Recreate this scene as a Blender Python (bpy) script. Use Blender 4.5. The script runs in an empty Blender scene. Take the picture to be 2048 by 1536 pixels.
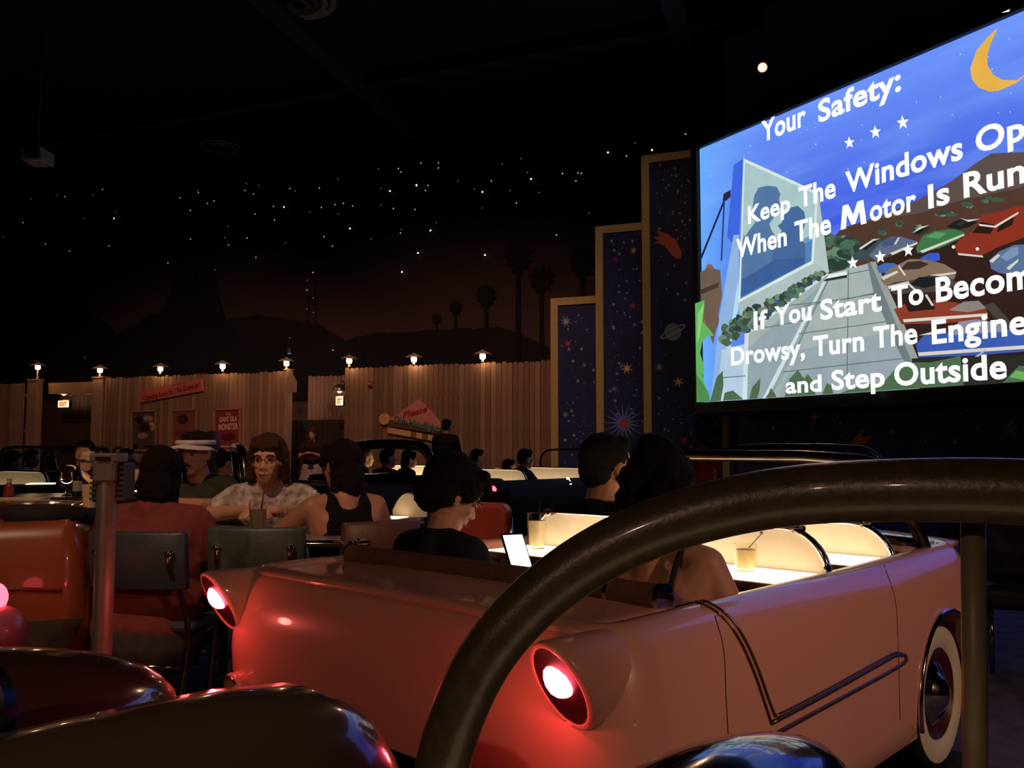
import bpy, bmesh, math, random
from mathutils import Vector, Matrix, Euler, noise
from mathutils.bvhtree import BVHTree
random.seed(7)
scene = bpy.context.scene
COL = scene.collection

# ------------------------------------------------------------------ camera
FPX = 1750.0
PITCH = math.radians(4.09)
CAM = Vector((0.0, 0.0, 1.15))
cd = bpy.data.cameras.new('camera'); cam = bpy.data.objects.new('camera', cd)
COL.objects.link(cam)
cd.sensor_fit = 'HORIZONTAL'; cd.sensor_width = 36.0; cd.lens = FPX / 2048 * 36.0
cd.clip_start = 0.02; cd.clip_end = 200
cam.location = CAM; cam.rotation_euler = (math.pi / 2 + PITCH, 0, 0)
scene.camera = cam

# ------------------------------------------------------------------ world: a closed dark hall
w = bpy.data.worlds.new('dark_hall'); scene.world = w; w.use_nodes = True
w.node_tree.nodes['Background'].inputs[0].default_value = (0.35, 0.22, 0.16, 1)
w.node_tree.nodes['Background'].inputs[1].default_value = 0.006

vs = scene.view_settings
vs.view_transform = 'Standard'; vs.look = 'None'; vs.gamma = 1.0; vs.exposure = 0.0
vs.use_curve_mapping = False

def lamp(name, kind, loc, energy, col, size=0.1, target=None, spot=60, blend=0.6):
    d = bpy.data.lights.new(name, kind); d.energy = energy; d.color = col
    if kind == 'AREA': d.size = size
    elif kind != 'SUN': d.shadow_soft_size = size
    if kind == 'SPOT': d.spot_size = math.radians(spot); d.spot_blend = blend
    o = bpy.data.objects.new(name, d); COL.objects.link(o); o.location = loc
    if target is not None:
        o.rotation_euler = (Vector(target) - Vector(loc)).to_track_quat('-Z', 'Y').to_euler()
    return o

WARM = (1.0, 0.62, 0.36)
CEIL = 8.6
# warm spots added to brighten cars, guests, fence and panels (fixtures built below)
FILL_SPOTS = [  # (position, target, watts, cone, colour)
    ((-2.6, -1.5, CEIL - .45), (-1.35, 4.8, 0.9), 1000, 25, (1.0, .62, .42)),
    ((5.2, -2.4, 3.1), (1.5, 2.6, 0.45), 500, 34, (1.0, .62, .43)),  # stand floodlight added to brighten the side of the pink car
    ((-3.5, 9.0, CEIL - .45), (-2.0, 18.4, 1.4), 1000, 62, (1.0, .53, .38)),
    ((-9.0, 11.0, CEIL - .45), (-8.5, 20.5, 1.4), 900, 62, (1.0, .53, .38)),
    ((1.5, 8.5, CEIL - .45), (1.5, 16.8, 2.4), 260, 60, (1.0, .60, .40)),
    ((-2.6, -3.2, 3.0), (-.7, 2.6, .6), 115, 62, (1.0, .60, .40)),  # second added stand floodlight, fills the rear of the pink car
]
for i, (p, t, e, c, k) in enumerate(FILL_SPOTS):
    lamp('spot_beam', 'SPOT', p, e, k, 0.06, t, c, 0.8)

# ------------------------------------------------------------------ pixel geometry
def ray(px, py):
    u = (px - 1024) / FPX; v = (768 - py) / FPX
    return Vector((u, math.cos(PITCH) - v * math.sin(PITCH), math.sin(PITCH) + v * math.cos(PITCH)))
def at(px, py, Y):
    d = ray(px, py); return CAM + d * (Y / d.y)
def atz(px, py, z):
    d = ray(px, py); return CAM + d * ((z - CAM.z) / d.z)
def onplane(px, py, p0, n):
    d = ray(px, py); return CAM + d * ((p0 - CAM).dot(n) / d.dot(n))

# ------------------------------------------------------------------ materials
def lin(c):
    if isinstance(c, str):
        c = [int(c[i:i + 2], 16) / 255 for i in (0, 2, 4)]
    return tuple((x / 12.92 if x <= .04045 else ((x + .055) / 1.055) ** 2.4) for x in c)
MATS = {}
def M(name, col='808080', rough=.5, metal=0, coat=0, var=.12, scale=18, bump=0, bscale=60,
      emit=None, es=0, trans=0, ior=1.45, alpha=1, stretch=None, spec=.5, sheen=0):
    if name in MATS: return MATS[name]
    m = bpy.data.materials.new(name); m.use_nodes = True; MATS[name] = m
    nt = m.node_tree; b = nt.nodes['Principled BSDF']
    c = lin(col)
    tc = nt.nodes.new('ShaderNodeTexCoord')
    src = tc.outputs['Object']
    if stretch:
        mp = nt.nodes.new('ShaderNodeMapping'); mp.inputs['Scale'].default_value = stretch
        nt.links.new(src, mp.inputs[0]); src = mp.outputs[0]
    if var:
        n = nt.nodes.new('ShaderNodeTexNoise'); n.inputs['Scale'].default_value = scale
        n.inputs['Detail'].default_value = 4
        nt.links.new(src, n.inputs['Vector'])
        r = nt.nodes.new('ShaderNodeValToRGB')
        r.color_ramp.elements[0].position = .3; r.color_ramp.elements[1].position = .7
        r.color_ramp.elements[0].color = tuple(x * (1 - var) for x in c) + (1,)
        r.color_ramp.elements[1].color = tuple(min(1, x * (1 + var)) for x in c) + (1,)
        nt.links.new(n.outputs['Fac'], r.inputs[0]); nt.links.new(r.outputs[0], b.inputs['Base Color'])
    else:
        b.inputs['Base Color'].default_value = c + (1,)
    b.inputs['Roughness'].default_value = rough; b.inputs['Metallic'].default_value = metal
    b.inputs['Coat Weight'].default_value = coat; b.inputs['Coat Roughness'].default_value = .06
    b.inputs['Transmission Weight'].default_value = trans; b.inputs['IOR'].default_value = ior
    b.inputs['Alpha'].default_value = alpha
    b.inputs['Specular IOR Level'].default_value = spec
    b.inputs['Sheen Weight'].default_value = sheen
    if bump:
        n2 = nt.nodes.new('ShaderNodeTexNoise'); n2.inputs['Scale'].default_value = bscale
        n2.inputs['Detail'].default_value = 5; nt.links.new(src, n2.inputs['Vector'])
        bp = nt.nodes.new('ShaderNodeBump'); bp.inputs['Strength'].default_value = bump
        bp.inputs['Distance'].default_value = .01
        nt.links.new(n2.outputs['Fac'], bp.inputs['Height']); nt.links.new(bp.outputs[0], b.inputs['Normal'])
    if emit:
        b.inputs['Emission Color'].default_value = lin(emit) + (1,)
        b.inputs['Emission Strength'].default_value = es
    return m
def EM(name, col, s=1.0, var=0.0, scale=3):
    """light given off by a lamp or by the picture on a screen"""
    if name in MATS: return MATS[name]
    m = bpy.data.materials.new(name); m.use_nodes = True; MATS[name] = m
    nt = m.node_tree; nt.nodes.remove(nt.nodes['Principled BSDF'])
    e = nt.nodes.new('ShaderNodeEmission'); c = lin(col)
    e.inputs[1].default_value = s
    if var:
        tc = nt.nodes.new('ShaderNodeTexCoord')
        n = nt.nodes.new('ShaderNodeTexNoise'); n.inputs['Scale'].default_value = scale; n.inputs['Detail'].default_value = 4
        nt.links.new(tc.outputs['Object'], n.inputs['Vector'])
        r = nt.nodes.new('ShaderNodeValToRGB')
        r.color_ramp.elements[0].position = .3; r.color_ramp.elements[1].position = .7
        r.color_ramp.elements[0].color = tuple(x * (1 - var) for x in c) + (1,)
        r.color_ramp.elements[1].color = tuple(x * (1 + var) for x in c) + (1,)
        nt.links.new(n.outputs['Fac'], r.inputs[0]); nt.links.new(r.outputs[0], e.inputs[0])
    else:
        n = nt.nodes.new('ShaderNodeRGB'); n.outputs[0].default_value = c + (1,)
        nt.links.new(n.outputs[0], e.inputs[0])
    nt.links.new(e.outputs[0], nt.nodes['Material Output'].inputs[0])
    return m

# ------------------------------------------------------------------ objects
def tag(o, label, cat, group=None, kind=None):
    if label: o['label'] = label
    if cat: o['category'] = cat
    if group: o['group'] = group
    if kind: o['kind'] = kind
    return o
def thing(name, label, cat, loc=(0, 0, 0), rz=0, group=None):
    o = bpy.data.objects.new(name, None); COL.objects.link(o)
    o.location = loc; o.rotation_euler = (0, 0, rz); o.empty_display_size = .1
    return tag(o, label, cat, group)
def link(name, me, mat, parent=None, smooth=True, loc=None, rot=None):
    if mat is not None and not me.materials: me.materials.append(mat)
    if smooth and len(me.polygons):
        me.polygons.foreach_set('use_smooth', [True] * len(me.polygons))
    o = bpy.data.objects.new(name, me); COL.objects.link(o)
    if parent is not None: o.parent = parent
    if loc is not None: o.location = loc
    if rot is not None: o.rotation_euler = rot
    return o
def bevel(o, wd, seg=2, ang=40):
    m = o.modifiers.new('bevel', 'BEVEL'); m.width = wd; m.segments = seg
    m.limit_method = 'ANGLE'; m.angle_limit = math.radians(ang)
    return o
def autosmooth(me, ang=35):
    bm = bmesh.new(); bm.from_mesh(me)
    for e in bm.edges:
        if len(e.link_faces) == 2 and e.calc_face_angle(0) > math.radians(ang): e.smooth = False
    bm.to_mesh(me); bm.free()

class MB:
    def __init__(s): s.v = []; s.f = []
    def add(s, v, f, mtx=None):
        n = len(s.v)
        s.v += [(mtx @ Vector(p)) if mtx is not None else Vector(p) for p in v]
        s.f += [tuple(i + n for i in q) for q in f]
        return s
    def box(s, a, b, mtx=None):
        x0, y0, z0 = a; x1, y1, z1 = b
        v = [(x0, y0, z0), (x1, y0, z0), (x1, y1, z0), (x0, y1, z0), (x0, y0, z1), (x1, y0, z1), (x1, y1, z1), (x0, y1, z1)]
        f = [(0, 3, 2, 1), (4, 5, 6, 7), (0, 1, 5, 4), (1, 2, 6, 5), (2, 3, 7, 6), (3, 0, 4, 7)]
        return s.add(v, f, mtx)
    def tube(s, pts, r, seg=10, cap=True, closed=False):
        pts = [Vector(p) for p in pts]; n = len(pts)
        rr = r if isinstance(r, (list, tuple)) else [r] * n
        V = []; F = []
        up = None
        for i in range(n):
            if closed: t = pts[(i + 1) % n] - pts[i - 1]
            else: t = pts[min(i + 1, n - 1)] - pts[max(i - 1, 0)]
            t.normalize()
            if up is None:
                up = Vector((0, 0, 1)) if abs(t.z) < .9 else Vector((1, 0, 0))
            a = (up - t * up.dot(t))
            if a.length < 1e-6: a = t.orthogonal()
            a.normalize(); b = t.cross(a); up = a
            for k in range(seg):
                an = 2 * math.pi * k / seg
                V.append(pts[i] + (a * math.cos(an) + b * math.sin(an)) * rr[i])
        m = n if closed else n - 1
        for i in range(m):
            j = (i + 1) % n
            for k in range(seg):
                l = (k + 1) % seg
                F.append((i * seg + k, i * seg + l, j * seg + l, j * seg + k))
        if cap and not closed:
            F.append(tuple(range(seg))[::-1]); F.append(tuple((n - 1) * seg + k for k in range(seg)))
        return s.add(V, F)
    def loft(s, rings, closed=True, cap=True, mtx=None):
        V = []; F = []; n = len(rings[0])
        for r in rings: V += [Vector(p) for p in r]
        for i in range(len(rings) - 1):
            for k in range(n if closed else n - 1):
                l = (k + 1) % n
                F.append((i * n + k, i * n + l, (i + 1) * n + l, (i + 1) * n + k))
        if cap and closed:
            F.append(tuple(range(n))[::-1]); F.append(tuple((len(rings) - 1) * n + k for k in range(n)))
        return s.add(V, F, mtx)
    def lathe(s, prof, seg=20, mtx=None, ring=False):
        if ring: prof = list(prof) + [prof[0]]
        rings = [[(r * math.cos(2 * math.pi * k / seg), r * math.sin(2 * math.pi * k / seg), z) for k in range(seg)] for r, z in prof]
        return s.loft(rings, True, not ring, mtx)
    def ell(s, c, r, seg=14, rings=9, mtx=None):
        c = Vector(c); V = []; F = []
        for i in range(1, rings):
            th = math.pi * i / rings
            for k in range(seg):
                a = 2 * math.pi * k / seg
                V.append(c + Vector((r[0] * math.sin(th) * math.cos(a), r[1] * math.sin(th) * math.sin(a), r[2] * math.cos(th))))
        for i in range(rings - 2):
            for k in range(seg):
                l = (k + 1) % seg
                F.append((i * seg + k, (i + 1) * seg + k, (i + 1) * seg + l, i * seg + l))
        t = len(V); V.append(c + Vector((0, 0, r[2]))); V.append(c - Vector((0, 0, r[2])))
        for k in range(seg):
            l = (k + 1) % seg
            F.append((t, k, l)); o = (rings - 2) * seg; F.append((t + 1, o + l, o + k))
        return s.add(V, F, mtx)
    def cap(s, p0, r0, p1, r1, seg=12):
        """tapered capsule"""
        p0 = Vector(p0); p1 = Vector(p1); t = p1 - p0
        L = t.length
        if L < 1e-6: t = Vector((0, 0, 1))
        t.normalize()
        a = t.orthogonal().normalized(); b = t.cross(a)
        rings = []
        for th in (80, 55, 28, 0):
            c = math.radians(th); rings.append((p0 - t * r0 * math.sin(c), r0 * math.cos(c)))
        for th in (0, 28, 55, 80):
            c = math.radians(th); rings.append((p1 + t * r1 * math.sin(c), r1 * math.cos(c)))
        R = [[q + (a * math.cos(2 * math.pi * k / seg) + b * math.sin(2 * math.pi * k / seg)) * rad for k in range(seg)] for q, rad in rings]
        return s.loft(R)
    def prism(s, pts, n, d):
        """flat outline pts (3D, planar) extruded by vector n*d"""
        k = len(pts); n = Vector(n) * d
        V = [Vector(p) for p in pts] + [Vector(p) + n for p in pts]
        F = [tuple(range(k))[::-1], tuple(range(k, 2 * k))]
        for i in range(k):
            j = (i + 1) % k; F.append((i, j, k + j, k + i))
        return s.add(V, F)
    def mesh(s, name='mesh', fix=True):
        me = bpy.data.meshes.new(name); me.from_pydata([tuple(p) for p in s.v], [], s.f); me.update()
        if fix:
            bm = bmesh.new(); bm.from_mesh(me); bmesh.ops.recalc_face_normals(bm, faces=bm.faces); bm.to_mesh(me); bm.free()
        return me
    def build(s, name, mat, parent=None, smooth=False, bev=0, seg=2, sharp=0, loc=None, rot=None):
        me = s.mesh(name)
        if sharp: autosmooth(me, sharp); smooth = True
        o = link(name, me, mat, parent, smooth, loc, rot)
        if bev: bevel(o, bev, seg)
        return o
def structure(o): o['kind'] = 'structure'; return o
def evaluated(o):
    """bake an object's modifiers into its mesh"""
    dg = bpy.context.evaluated_depsgraph_get(); dg.update()
    me = bpy.data.meshes.new_from_object(o.evaluated_get(dg)); old = o.data
    o.modifiers.clear(); o.data = me
    return o
def catmull(pts, n=8, closed=False):
    P = [Vector(p) for p in pts]; out = []
    m = len(P) if closed else len(P) - 1
    for i in range(m):
        a = P[i - 1] if (closed or i > 0) else P[0] * 2 - P[1]
        b = P[i]; c = P[(i + 1) % len(P)]
        d = P[(i + 2) % len(P)] if (closed or i + 2 < len(P)) else P[-1] * 2 - P[-2]
        for k in range(n):
            t = k / n
            out.append(0.5 * ((2 * b) + (c - a) * t + (2 * a - 5 * b + 4 * c - d) * t * t + (3 * b - a - 3 * c + d) * t ** 3))
    if not closed: out.append(P[-1])
    return out
def text_mesh(body, size=1.0, bold=0.0, shear=0.0, align='CENTER', spacing=1.0, extrude=0.0):
    c = bpy.data.curves.new('lettering', 'FONT'); c.body = body; c.size = size; c.offset = bold
    c.shear = shear; c.align_x = align; c.space_character = spacing; c.extrude = extrude; c.resolution_u = 4
    o = bpy.data.objects.new('lettering', c); COL.objects.link(o)
    dg = bpy.context.evaluated_depsgraph_get(); dg.update()
    me = bpy.data.meshes.new_from_object(o.evaluated_get(dg))
    bpy.data.objects.remove(o); bpy.data.curves.remove(c)
    return me

GLASS = M('clear_glass', 'f4f4ee', .03, trans=1.0, var=0.02, ior=1.2)
CHROME = M('chrome', 'c8c4bc', .12, 1.0, var=.05)
BLACK = M('black_rubber', '0c0b0a', .7, var=.2)
# ================================================================== the hall
D1 = Vector((math.cos(math.radians(21)), -math.sin(math.radians(21)), 0))      # run of fence and star wall
N1 = Vector((-D1.y, D1.x, 0)) * -1                                              # towards the room
if N1.y > 0: N1 = -N1
FP = Vector((-1.24, 17.5, 0))                                                   # a point of the fence line
def fline(px, off=0.0):
    """ground point of the fence line (moved off metres towards the room) seen at pixel column px"""
    u = (px - 1024) / FPX; p = FP + N1 * off
    t = (u * p.y - p.x) / (D1.x - u * D1.y)
    return p + D1 * t
SA = math.radians(30.1)
DS = Vector((math.sin(SA), -math.cos(SA), 0))                                   # screen run, left to right
NS = Vector((-math.cos(SA), -math.sin(SA), 0))                                  # screen normal, to the room
SP = Vector((3.268, 15.0, 0))

fl = MB().box((-24, -12, -.1), (18, 30, 0)).build('floor', M('dark_carpet', '57536a', .9, var=.35, scale=9, bump=.3, bscale=200))
structure(fl)
cl = MB().box((-24, -12, CEIL), (18, 30, CEIL + .2)).build('ceiling', M('black_ceiling', '17140f', .9, var=.2, scale=4)); structure(cl)
cb = M('dark_beam', '2a2622', .8, var=.2)
# ceiling beams
def beam(a, b, wd=.35, hg=.3):
    a = Vector(a); b = Vector(b); d = (b - a); L = d.length; ang = math.atan2(d.y, d.x)
    o = MB().box((0, -wd / 2, 0), (L, wd / 2, hg)).build('ceiling_beam', cb, cl, loc=(a.x, a.y, CEIL - hg), rot=(0, 0, ang))
    return o
for (a, b) in (((470, -60), (830, 268)), ((1330, -60), (1415, 262)), ((1760, -40), (1690, 160))):
    p = atz(a[0], a[1], CEIL - .15); q = atz(b[0], b[1], CEIL - .15); beam(p, q)
for (a, b) in (((-300, 365), (1440, 55)), ((1440, 75), (2100, -40))):
    p = atz(a[0], a[1], CEIL - .3); q = atz(b[0], b[1], CEIL - .3); beam(p, q, .3, .25)

BK = FP - N1 * 3.0
def wall(name, a, b, z0, z1, th, mat):
    a = Vector(a); b = Vector(b); d = b - a
    o = MB().box((0, 0, z0), (d.length, th, z1)).build(name, mat, loc=(a.x, a.y, 0), rot=(0, 0, math.atan2(d.y, d.x)))
    return structure(o)
# night-sky mural
def sky_material():
    m = bpy.data.materials.new('night_sky_mural'); m.use_nodes = True
    nt = m.node_tree; b = nt.nodes['Principled BSDF']; b.inputs['Roughness'].default_value = .9
    tc = nt.nodes.new('ShaderNodeTexCoord'); sp = nt.nodes.new('ShaderNodeSeparateXYZ')
    nt.links.new(tc.outputs['Object'], sp.inputs[0])
    n = nt.nodes.new('ShaderNodeTexNoise'); n.inputs['Scale'].default_value = .35; nt.links.new(tc.outputs['Object'], n.inputs['Vector'])
    r = nt.nodes.new('ShaderNodeValToRGB'); r.color_ramp.elements[0].color = lin('2a2630') + (1,); r.color_ramp.elements[1].color = lin('201f2c') + (1,)
    nt.links.new(n.outputs['Fac'], r.inputs[0])
    # painted dusk: red-brown near the hills, dark blue above
    mr = nt.nodes.new('ShaderNodeMapRange'); mr.inputs[1].default_value = 3.0; mr.inputs[2].default_value = 6.6
    nt.links.new(sp.outputs[2], mr.inputs[0])
    g = nt.nodes.new('ShaderNodeValToRGB'); g.color_ramp.elements[0].color = lin('6a4a44') + (1,); g.color_ramp.elements[1].color = lin('17141a') + (1,)
    nt.links.new(mr.outputs[0], g.inputs[0])
    mx = nt.nodes.new('ShaderNodeMixRGB'); mx.blend_type = 'MULTIPLY'; mx.inputs[0].default_value = .35
    nt.links.new(g.outputs[0], mx.inputs[1]); nt.links.new(r.outputs[0], mx.inputs[2])
    nt.links.new(mx.outputs[0], b.inputs['Base Color'])
    return m
wa = BK - D1 * 19.5; wb = BK + D1 * 7.2
back = wall('wall_back', wa, wb, 0, CEIL, .2, sky_material())
def bk(px, py, off=0.02):
    return onplane(px, py, BK + N1 * off, N1)
def in_back(p):
    return back.matrix_world.inverted() @ Vector(p)
bpy.context.view_layer.update()
wall('wall_left', (-19.5, 27.0, 0), (-19.5, -11.9, 0), 0, CEIL, .2, M('dark_plaster', '2b2520', .9))
wall('wall_rear', (-19.5, -11.8, 0), (15.8, -11.8, 0), 0, CEIL, .2, M('dark_plaster'))
def backpoly(name, pix, col, off=.03, th=.02, mat=None):
    P = [in_back(bk(x, y, off)) for x, y in pix]
    n = in_back(BK + N1) - in_back(BK)
    return MB().prism(P, n, th).build(name, mat or M('mural_' + col, col, .9, var=.15, scale=2), back)
# painted hills and tree masses, one cut-out behind another
random.seed(3)
def ridge(pts, jit):
    out = []
    for i in range(len(pts) - 1):
        (x0, y0), (x1, y1) = pts[i], pts[i + 1]
        n = max(1, int(abs(x1 - x0) / 12))
        for k in range(n):
            t = k / n; out.append((x0 + (x1 - x0) * t, y0 + (y1 - y0) * t + random.uniform(-jit, jit)))
    out.append(pts[-1]); return out
backpoly('painted_hill', ridge([(440, 640), (520, 632), (600, 640), (640, 650), (690, 680), (740, 668), (860, 660), (1000, 655), (1060, 675), (1110, 700)], 2.5) + [(1110, 800), (440, 800)], '1b1514', .03)
backpoly('painted_trees', ridge([(-60, 600), (80, 590), (130, 600), (210, 640), (240, 680), (240, 690)], 6) + [(240, 800), (-60, 800)], '151110', .035)
backpoly('painted_trees', ridge([(200, 690), (260, 650), (330, 620), (350, 560), (360, 470), (375, 430), (390, 520), (395, 590), (405, 480), (420, 440), (430, 560), (440, 600), (450, 640), (500, 690), (560, 680), (620, 690), (680, 720), (730, 700)], 5) + [(730, 800), (200, 800)], '121312', .055)
def palm(px, py_top, py_base, wd, off=.075):
    b = MB(); n = in_back(BK + N1) - in_back(BK)
    t = [(px - wd * .07, py_base), (px + wd * .07, py_base), (px + wd * .05, py_top), (px - wd * .05, py_top)]
    b.prism([in_back(bk(x, y, off)) for x, y in t], n, .02)
    cr = []
    for k in range(22):
        a = 2 * math.pi * k / 22; rr = (wd * .5) * (1.0 if k % 2 else .72)
        cr.append((px + rr * .85 * math.cos(a), py_top + wd * .12 + rr * (1.15 if math.sin(a) > 0 else .75) * math.sin(a)))
    b.prism([in_back(bk(x, y, off + .004)) for x, y in cr], n, .02)
    b.build('painted_palm', M('mural_130f10', '130f10', .9), back)
for a in ((873, 632, 665, 22), (911, 608, 660, 30), (972, 580, 655, 50), (1036, 500, 760, 70), (1083, 545, 760, 62), (1165, 510, 760, 70)): palm(*a)
# radio masts with lamps
mast = M('mast_grey', '3a3436', .7)
for px, y0, y1 in ((614, 580, 642), (627, 545, 642)):
    b = MB()
    for dx in (-2, 2): b.tube([in_back(bk(px + dx, y1, .09)), in_back(bk(px, y0, .09))], .012, 5)
    for k in range(6):
        t = k / 6; y = y1 + (y0 - y1) * t; h = 2 * (1 - t)
        b.tube([in_back(bk(px - h, y, .09)), in_back(bk(px + h, y - 6, .09))], .008, 4)
    b.build('painted_mast', mast, back)
# fibre-optic stars, traced
STARS = """7,474 46,445 62,398 91,488 113,391 119,365 130,393 139,502 168,436 186,390 205,379 218,492 228,437 231,423 336,526 360,396 381,421 397,385 396,381
415,407 428,402 430,540 381,478 450,475 457,453 457,490 490,381 493,367 494,476 507,388 512,515 518,371 547,413 510,428 549,440 568,414 571,486 580,377
620,424 626,545 614,580 614,618 627,596 639,376 643,415 648,473 665,492 670,409 676,358 677,428 687,407 700,457 705,412 757,338 762,377 780,382 762,410 787,417
797,337 802,344 803,459 801,466 804,544 830,419 833,371 842,326 833,370 851,381 856,371 861,461 873,445 877,326 877,336 916,362 836,506 949,378 965,384 965,416 970,510
983,362 1005,328 1020,381 1033,406 1042,317 1055,345 1062,358 1078,385 1113,470 1125,347 1152,362 1156,346 1163,347 1178,426 1216,305 1253,312 1270,286 1304,300 1371,268 742,478 590,382 615,560 627,625 580,676 170,715 666,700""".split()
stm = [EM('star_light_a', 'fff2e0', 2.6), EM('star_light_b', 'ffe6cc', .8), EM('star_light_c', 'ffd9b8', .25)]
BIG = {(700,457),(833,371),(833,370),(1062,358),(1304,300),(965,384),(836,506),(861,461),(780,382),(970,510),(568,414),(228,437),(1216,305),(804,544)}
sb = {}
for s in (0, 1, 2):
    sb[s] = MB().lathe([(0.0001, .012), (.5, .006), (.5, 0)], 8).mesh('star')
rb = Matrix.Rotation(math.pi / 2, 4, 'X')
for i, s in enumerate(STARS):
    x, y = map(int, s.split(',')); k = 0 if (x, y) in BIG else (1 if random.random() < .55 else 2)
    p = in_back(bk(x, y, .10))
    r = (.020, .015, .013)[k]
    o = bpy.data.objects.new('star_light', sb[k]); COL.objects.link(o)
    if not sb[k].materials: sb[k].materials.append(stm[k])
    o.parent = back; o.location = p; o.rotation_euler = (math.pi / 2, 0, 0); o.scale = (r * 2, r * 2, 1)

# ------------------------------------------------------------------ board fence
cedar = [M('cedar_board_%d' % i, c, .85, var=.22, scale=4, stretch=(14, 14, .8), bump=.25, bscale=12) for i, c in enumerate(('8f6f55', '87664d', '97765a', '7d5f48'))]
FTOP = 2.775
BW = .114
def dogear(wd, h, th=.02):
    c = wd * .28
    pts = [(0, 0, 0), (wd, 0, 0), (wd, 0, h - c * 1.2), (wd - c * .5, 0, h - c * .3), (wd - c * 1.2, 0, h), (c * 1.2, 0, h), (c * .5, 0, h - c * .3), (0, 0, h - c * 1.2)]
    return MB().prism(pts, (0, -1, 0), th)
def fence(label, p, q, h, n=None, group='cedar fence sections'):
    p = Vector(p); q = Vector(q); d = q - p; L = d.length
    n = n or max(1, round(L / BW)); bw = L / n
    root = thing('board_fence', label, 'fence', (p.x, p.y, 0), math.atan2(d.y, d.x), group)
    me = [dogear(bw - .009, h).mesh('board') for _ in range(1)][0]
    var = []
    for i in range(len(cedar)):
        m2 = me.copy(); m2.materials.append(cedar[i]); var.append(m2)
    for i in range(n):
        o = bpy.data.objects.new('board', var[random.randrange(len(cedar))]); COL.objects.link(o); o.parent = root
        o.location = (i * bw + .0045, random.uniform(-.008, .002), 0); o.scale = (1, 1, 1 + random.uniform(-.006, .006))
    for z in (.5, 1.5, h - .35):
        MB().box((0, .004, z), (L, .045, z + .09)).build('rail', cedar[3], root)
    return root
g = fline
fence('weathered board fence behind the far left heads, left of the exit alcove', g(-70), g(48), FTOP - .05)
fence('short cedar board strip left of the exit sign alcove', g(209), g(214), FTOP, 1)
fence('long cedar board fence carrying the tilted pink sign and three posters', g(214.5), g(570), FTOP)
fence('cedar board fence carrying the tilted headlights sign', g(690), g(1104), FTOP + .025)
ra, rb_ = g(578) - N1 * 1.6, g(700) - N1 * 1.6
fence('recessed board fence in the purple lit opening', ra - D1 * .6, rb_ + D1 * .4, FTOP + .02)
la, lb_ = g(40) - N1 * 1.5, g(200) - N1 * 1.5
fence('recessed board fence inside the left exit alcove', la - D1 * .3, lb_ + D1 * .4, FTOP - .2)
postm = M('cedar_post', '9a7a5c', .8, var=.2, scale=4, stretch=(12, 12, 1))
def post(px0, px1, h, label):
    p = g(px0); q = g(px1); d = q - p
    r = thing('fence_post', label, 'post', (p.x, p.y, 0), math.atan2(d.y, d.x), 'square fence posts')
    MB().box((0, -.06, 0), (d.length, .1, h)).build('shaft', postm, r, bev=.008)
    MB().box((-.02, -.08, h), (d.length + .02, .12, h + .03)).build('cap', postm, r, bev=.006)
post(56, 77, FTOP, 'square cedar post on the left side of the exit alcove')
post(186, 207, FTOP, 'square cedar post right of the exit alcove')
post(571.5, 579, FTOP + .02, 'slim cedar post left of the purple lit opening')
# angled gusset board on the post by the opening
gp = g(579)
r = thing('gusset_board', 'pale angled board on the post by the purple lit opening', 'board', (gp.x, gp.y, 0))
P = [onplane(x, y, gp + N1 * .08, N1) - gp for x, y in ((574, 740), (582, 738), (594, 764), (593, 785), (578, 785), (574, 778))]
MB().prism(P, N1, .03).build('plank', postm, r)
# lintel over the alcove
p = g(77); q = g(186)
tag(MB().box((0, .25, FTOP - .32), ((q - p).length, .35, FTOP - .05)).build('lintel_board', postm, loc=(p.x, p.y, 0), rot=(0, 0, math.atan2(D1.y, D1.x))),
    'wide lintel board over the exit alcove', 'board')
# dark exit doors inside the alcove and the opening
def alcove_door(px0, px1, py_top, base, label, colr):
    a = onplane(px0, 900, base, N1); b = onplane(px1, 900, base, N1); zt = onplane((px0 + px1) / 2, py_top, base, N1).z
    d = b - a
    r = thing('exit_door', label, 'door', (a.x, a.y, 0), math.atan2(d.y, d.x), 'plank exit doors')
    n = max(4, round(d.length / .14)); bw = d.length / n
    m = MB().box((0, -.03, .02), (bw - .01, 0, zt)).mesh('plank'); m.materials.append(colr)
    for i in range(n):
        o = bpy.data.objects.new('plank', m); COL.objects.link(o); o.parent = r; o.location = (i * bw, 0, 0)
    MB().box((.1, -.07, 1.0), (d.length - .1, -.035, 1.08)).build('push_bar', CHROME, r, bev=.01)
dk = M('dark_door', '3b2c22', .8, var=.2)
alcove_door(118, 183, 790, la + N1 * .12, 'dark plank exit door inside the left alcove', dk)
alcove_door(583, 690, 840, ra + N1 * .12, 'dark plank door in the purple lit opening', dk)

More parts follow.
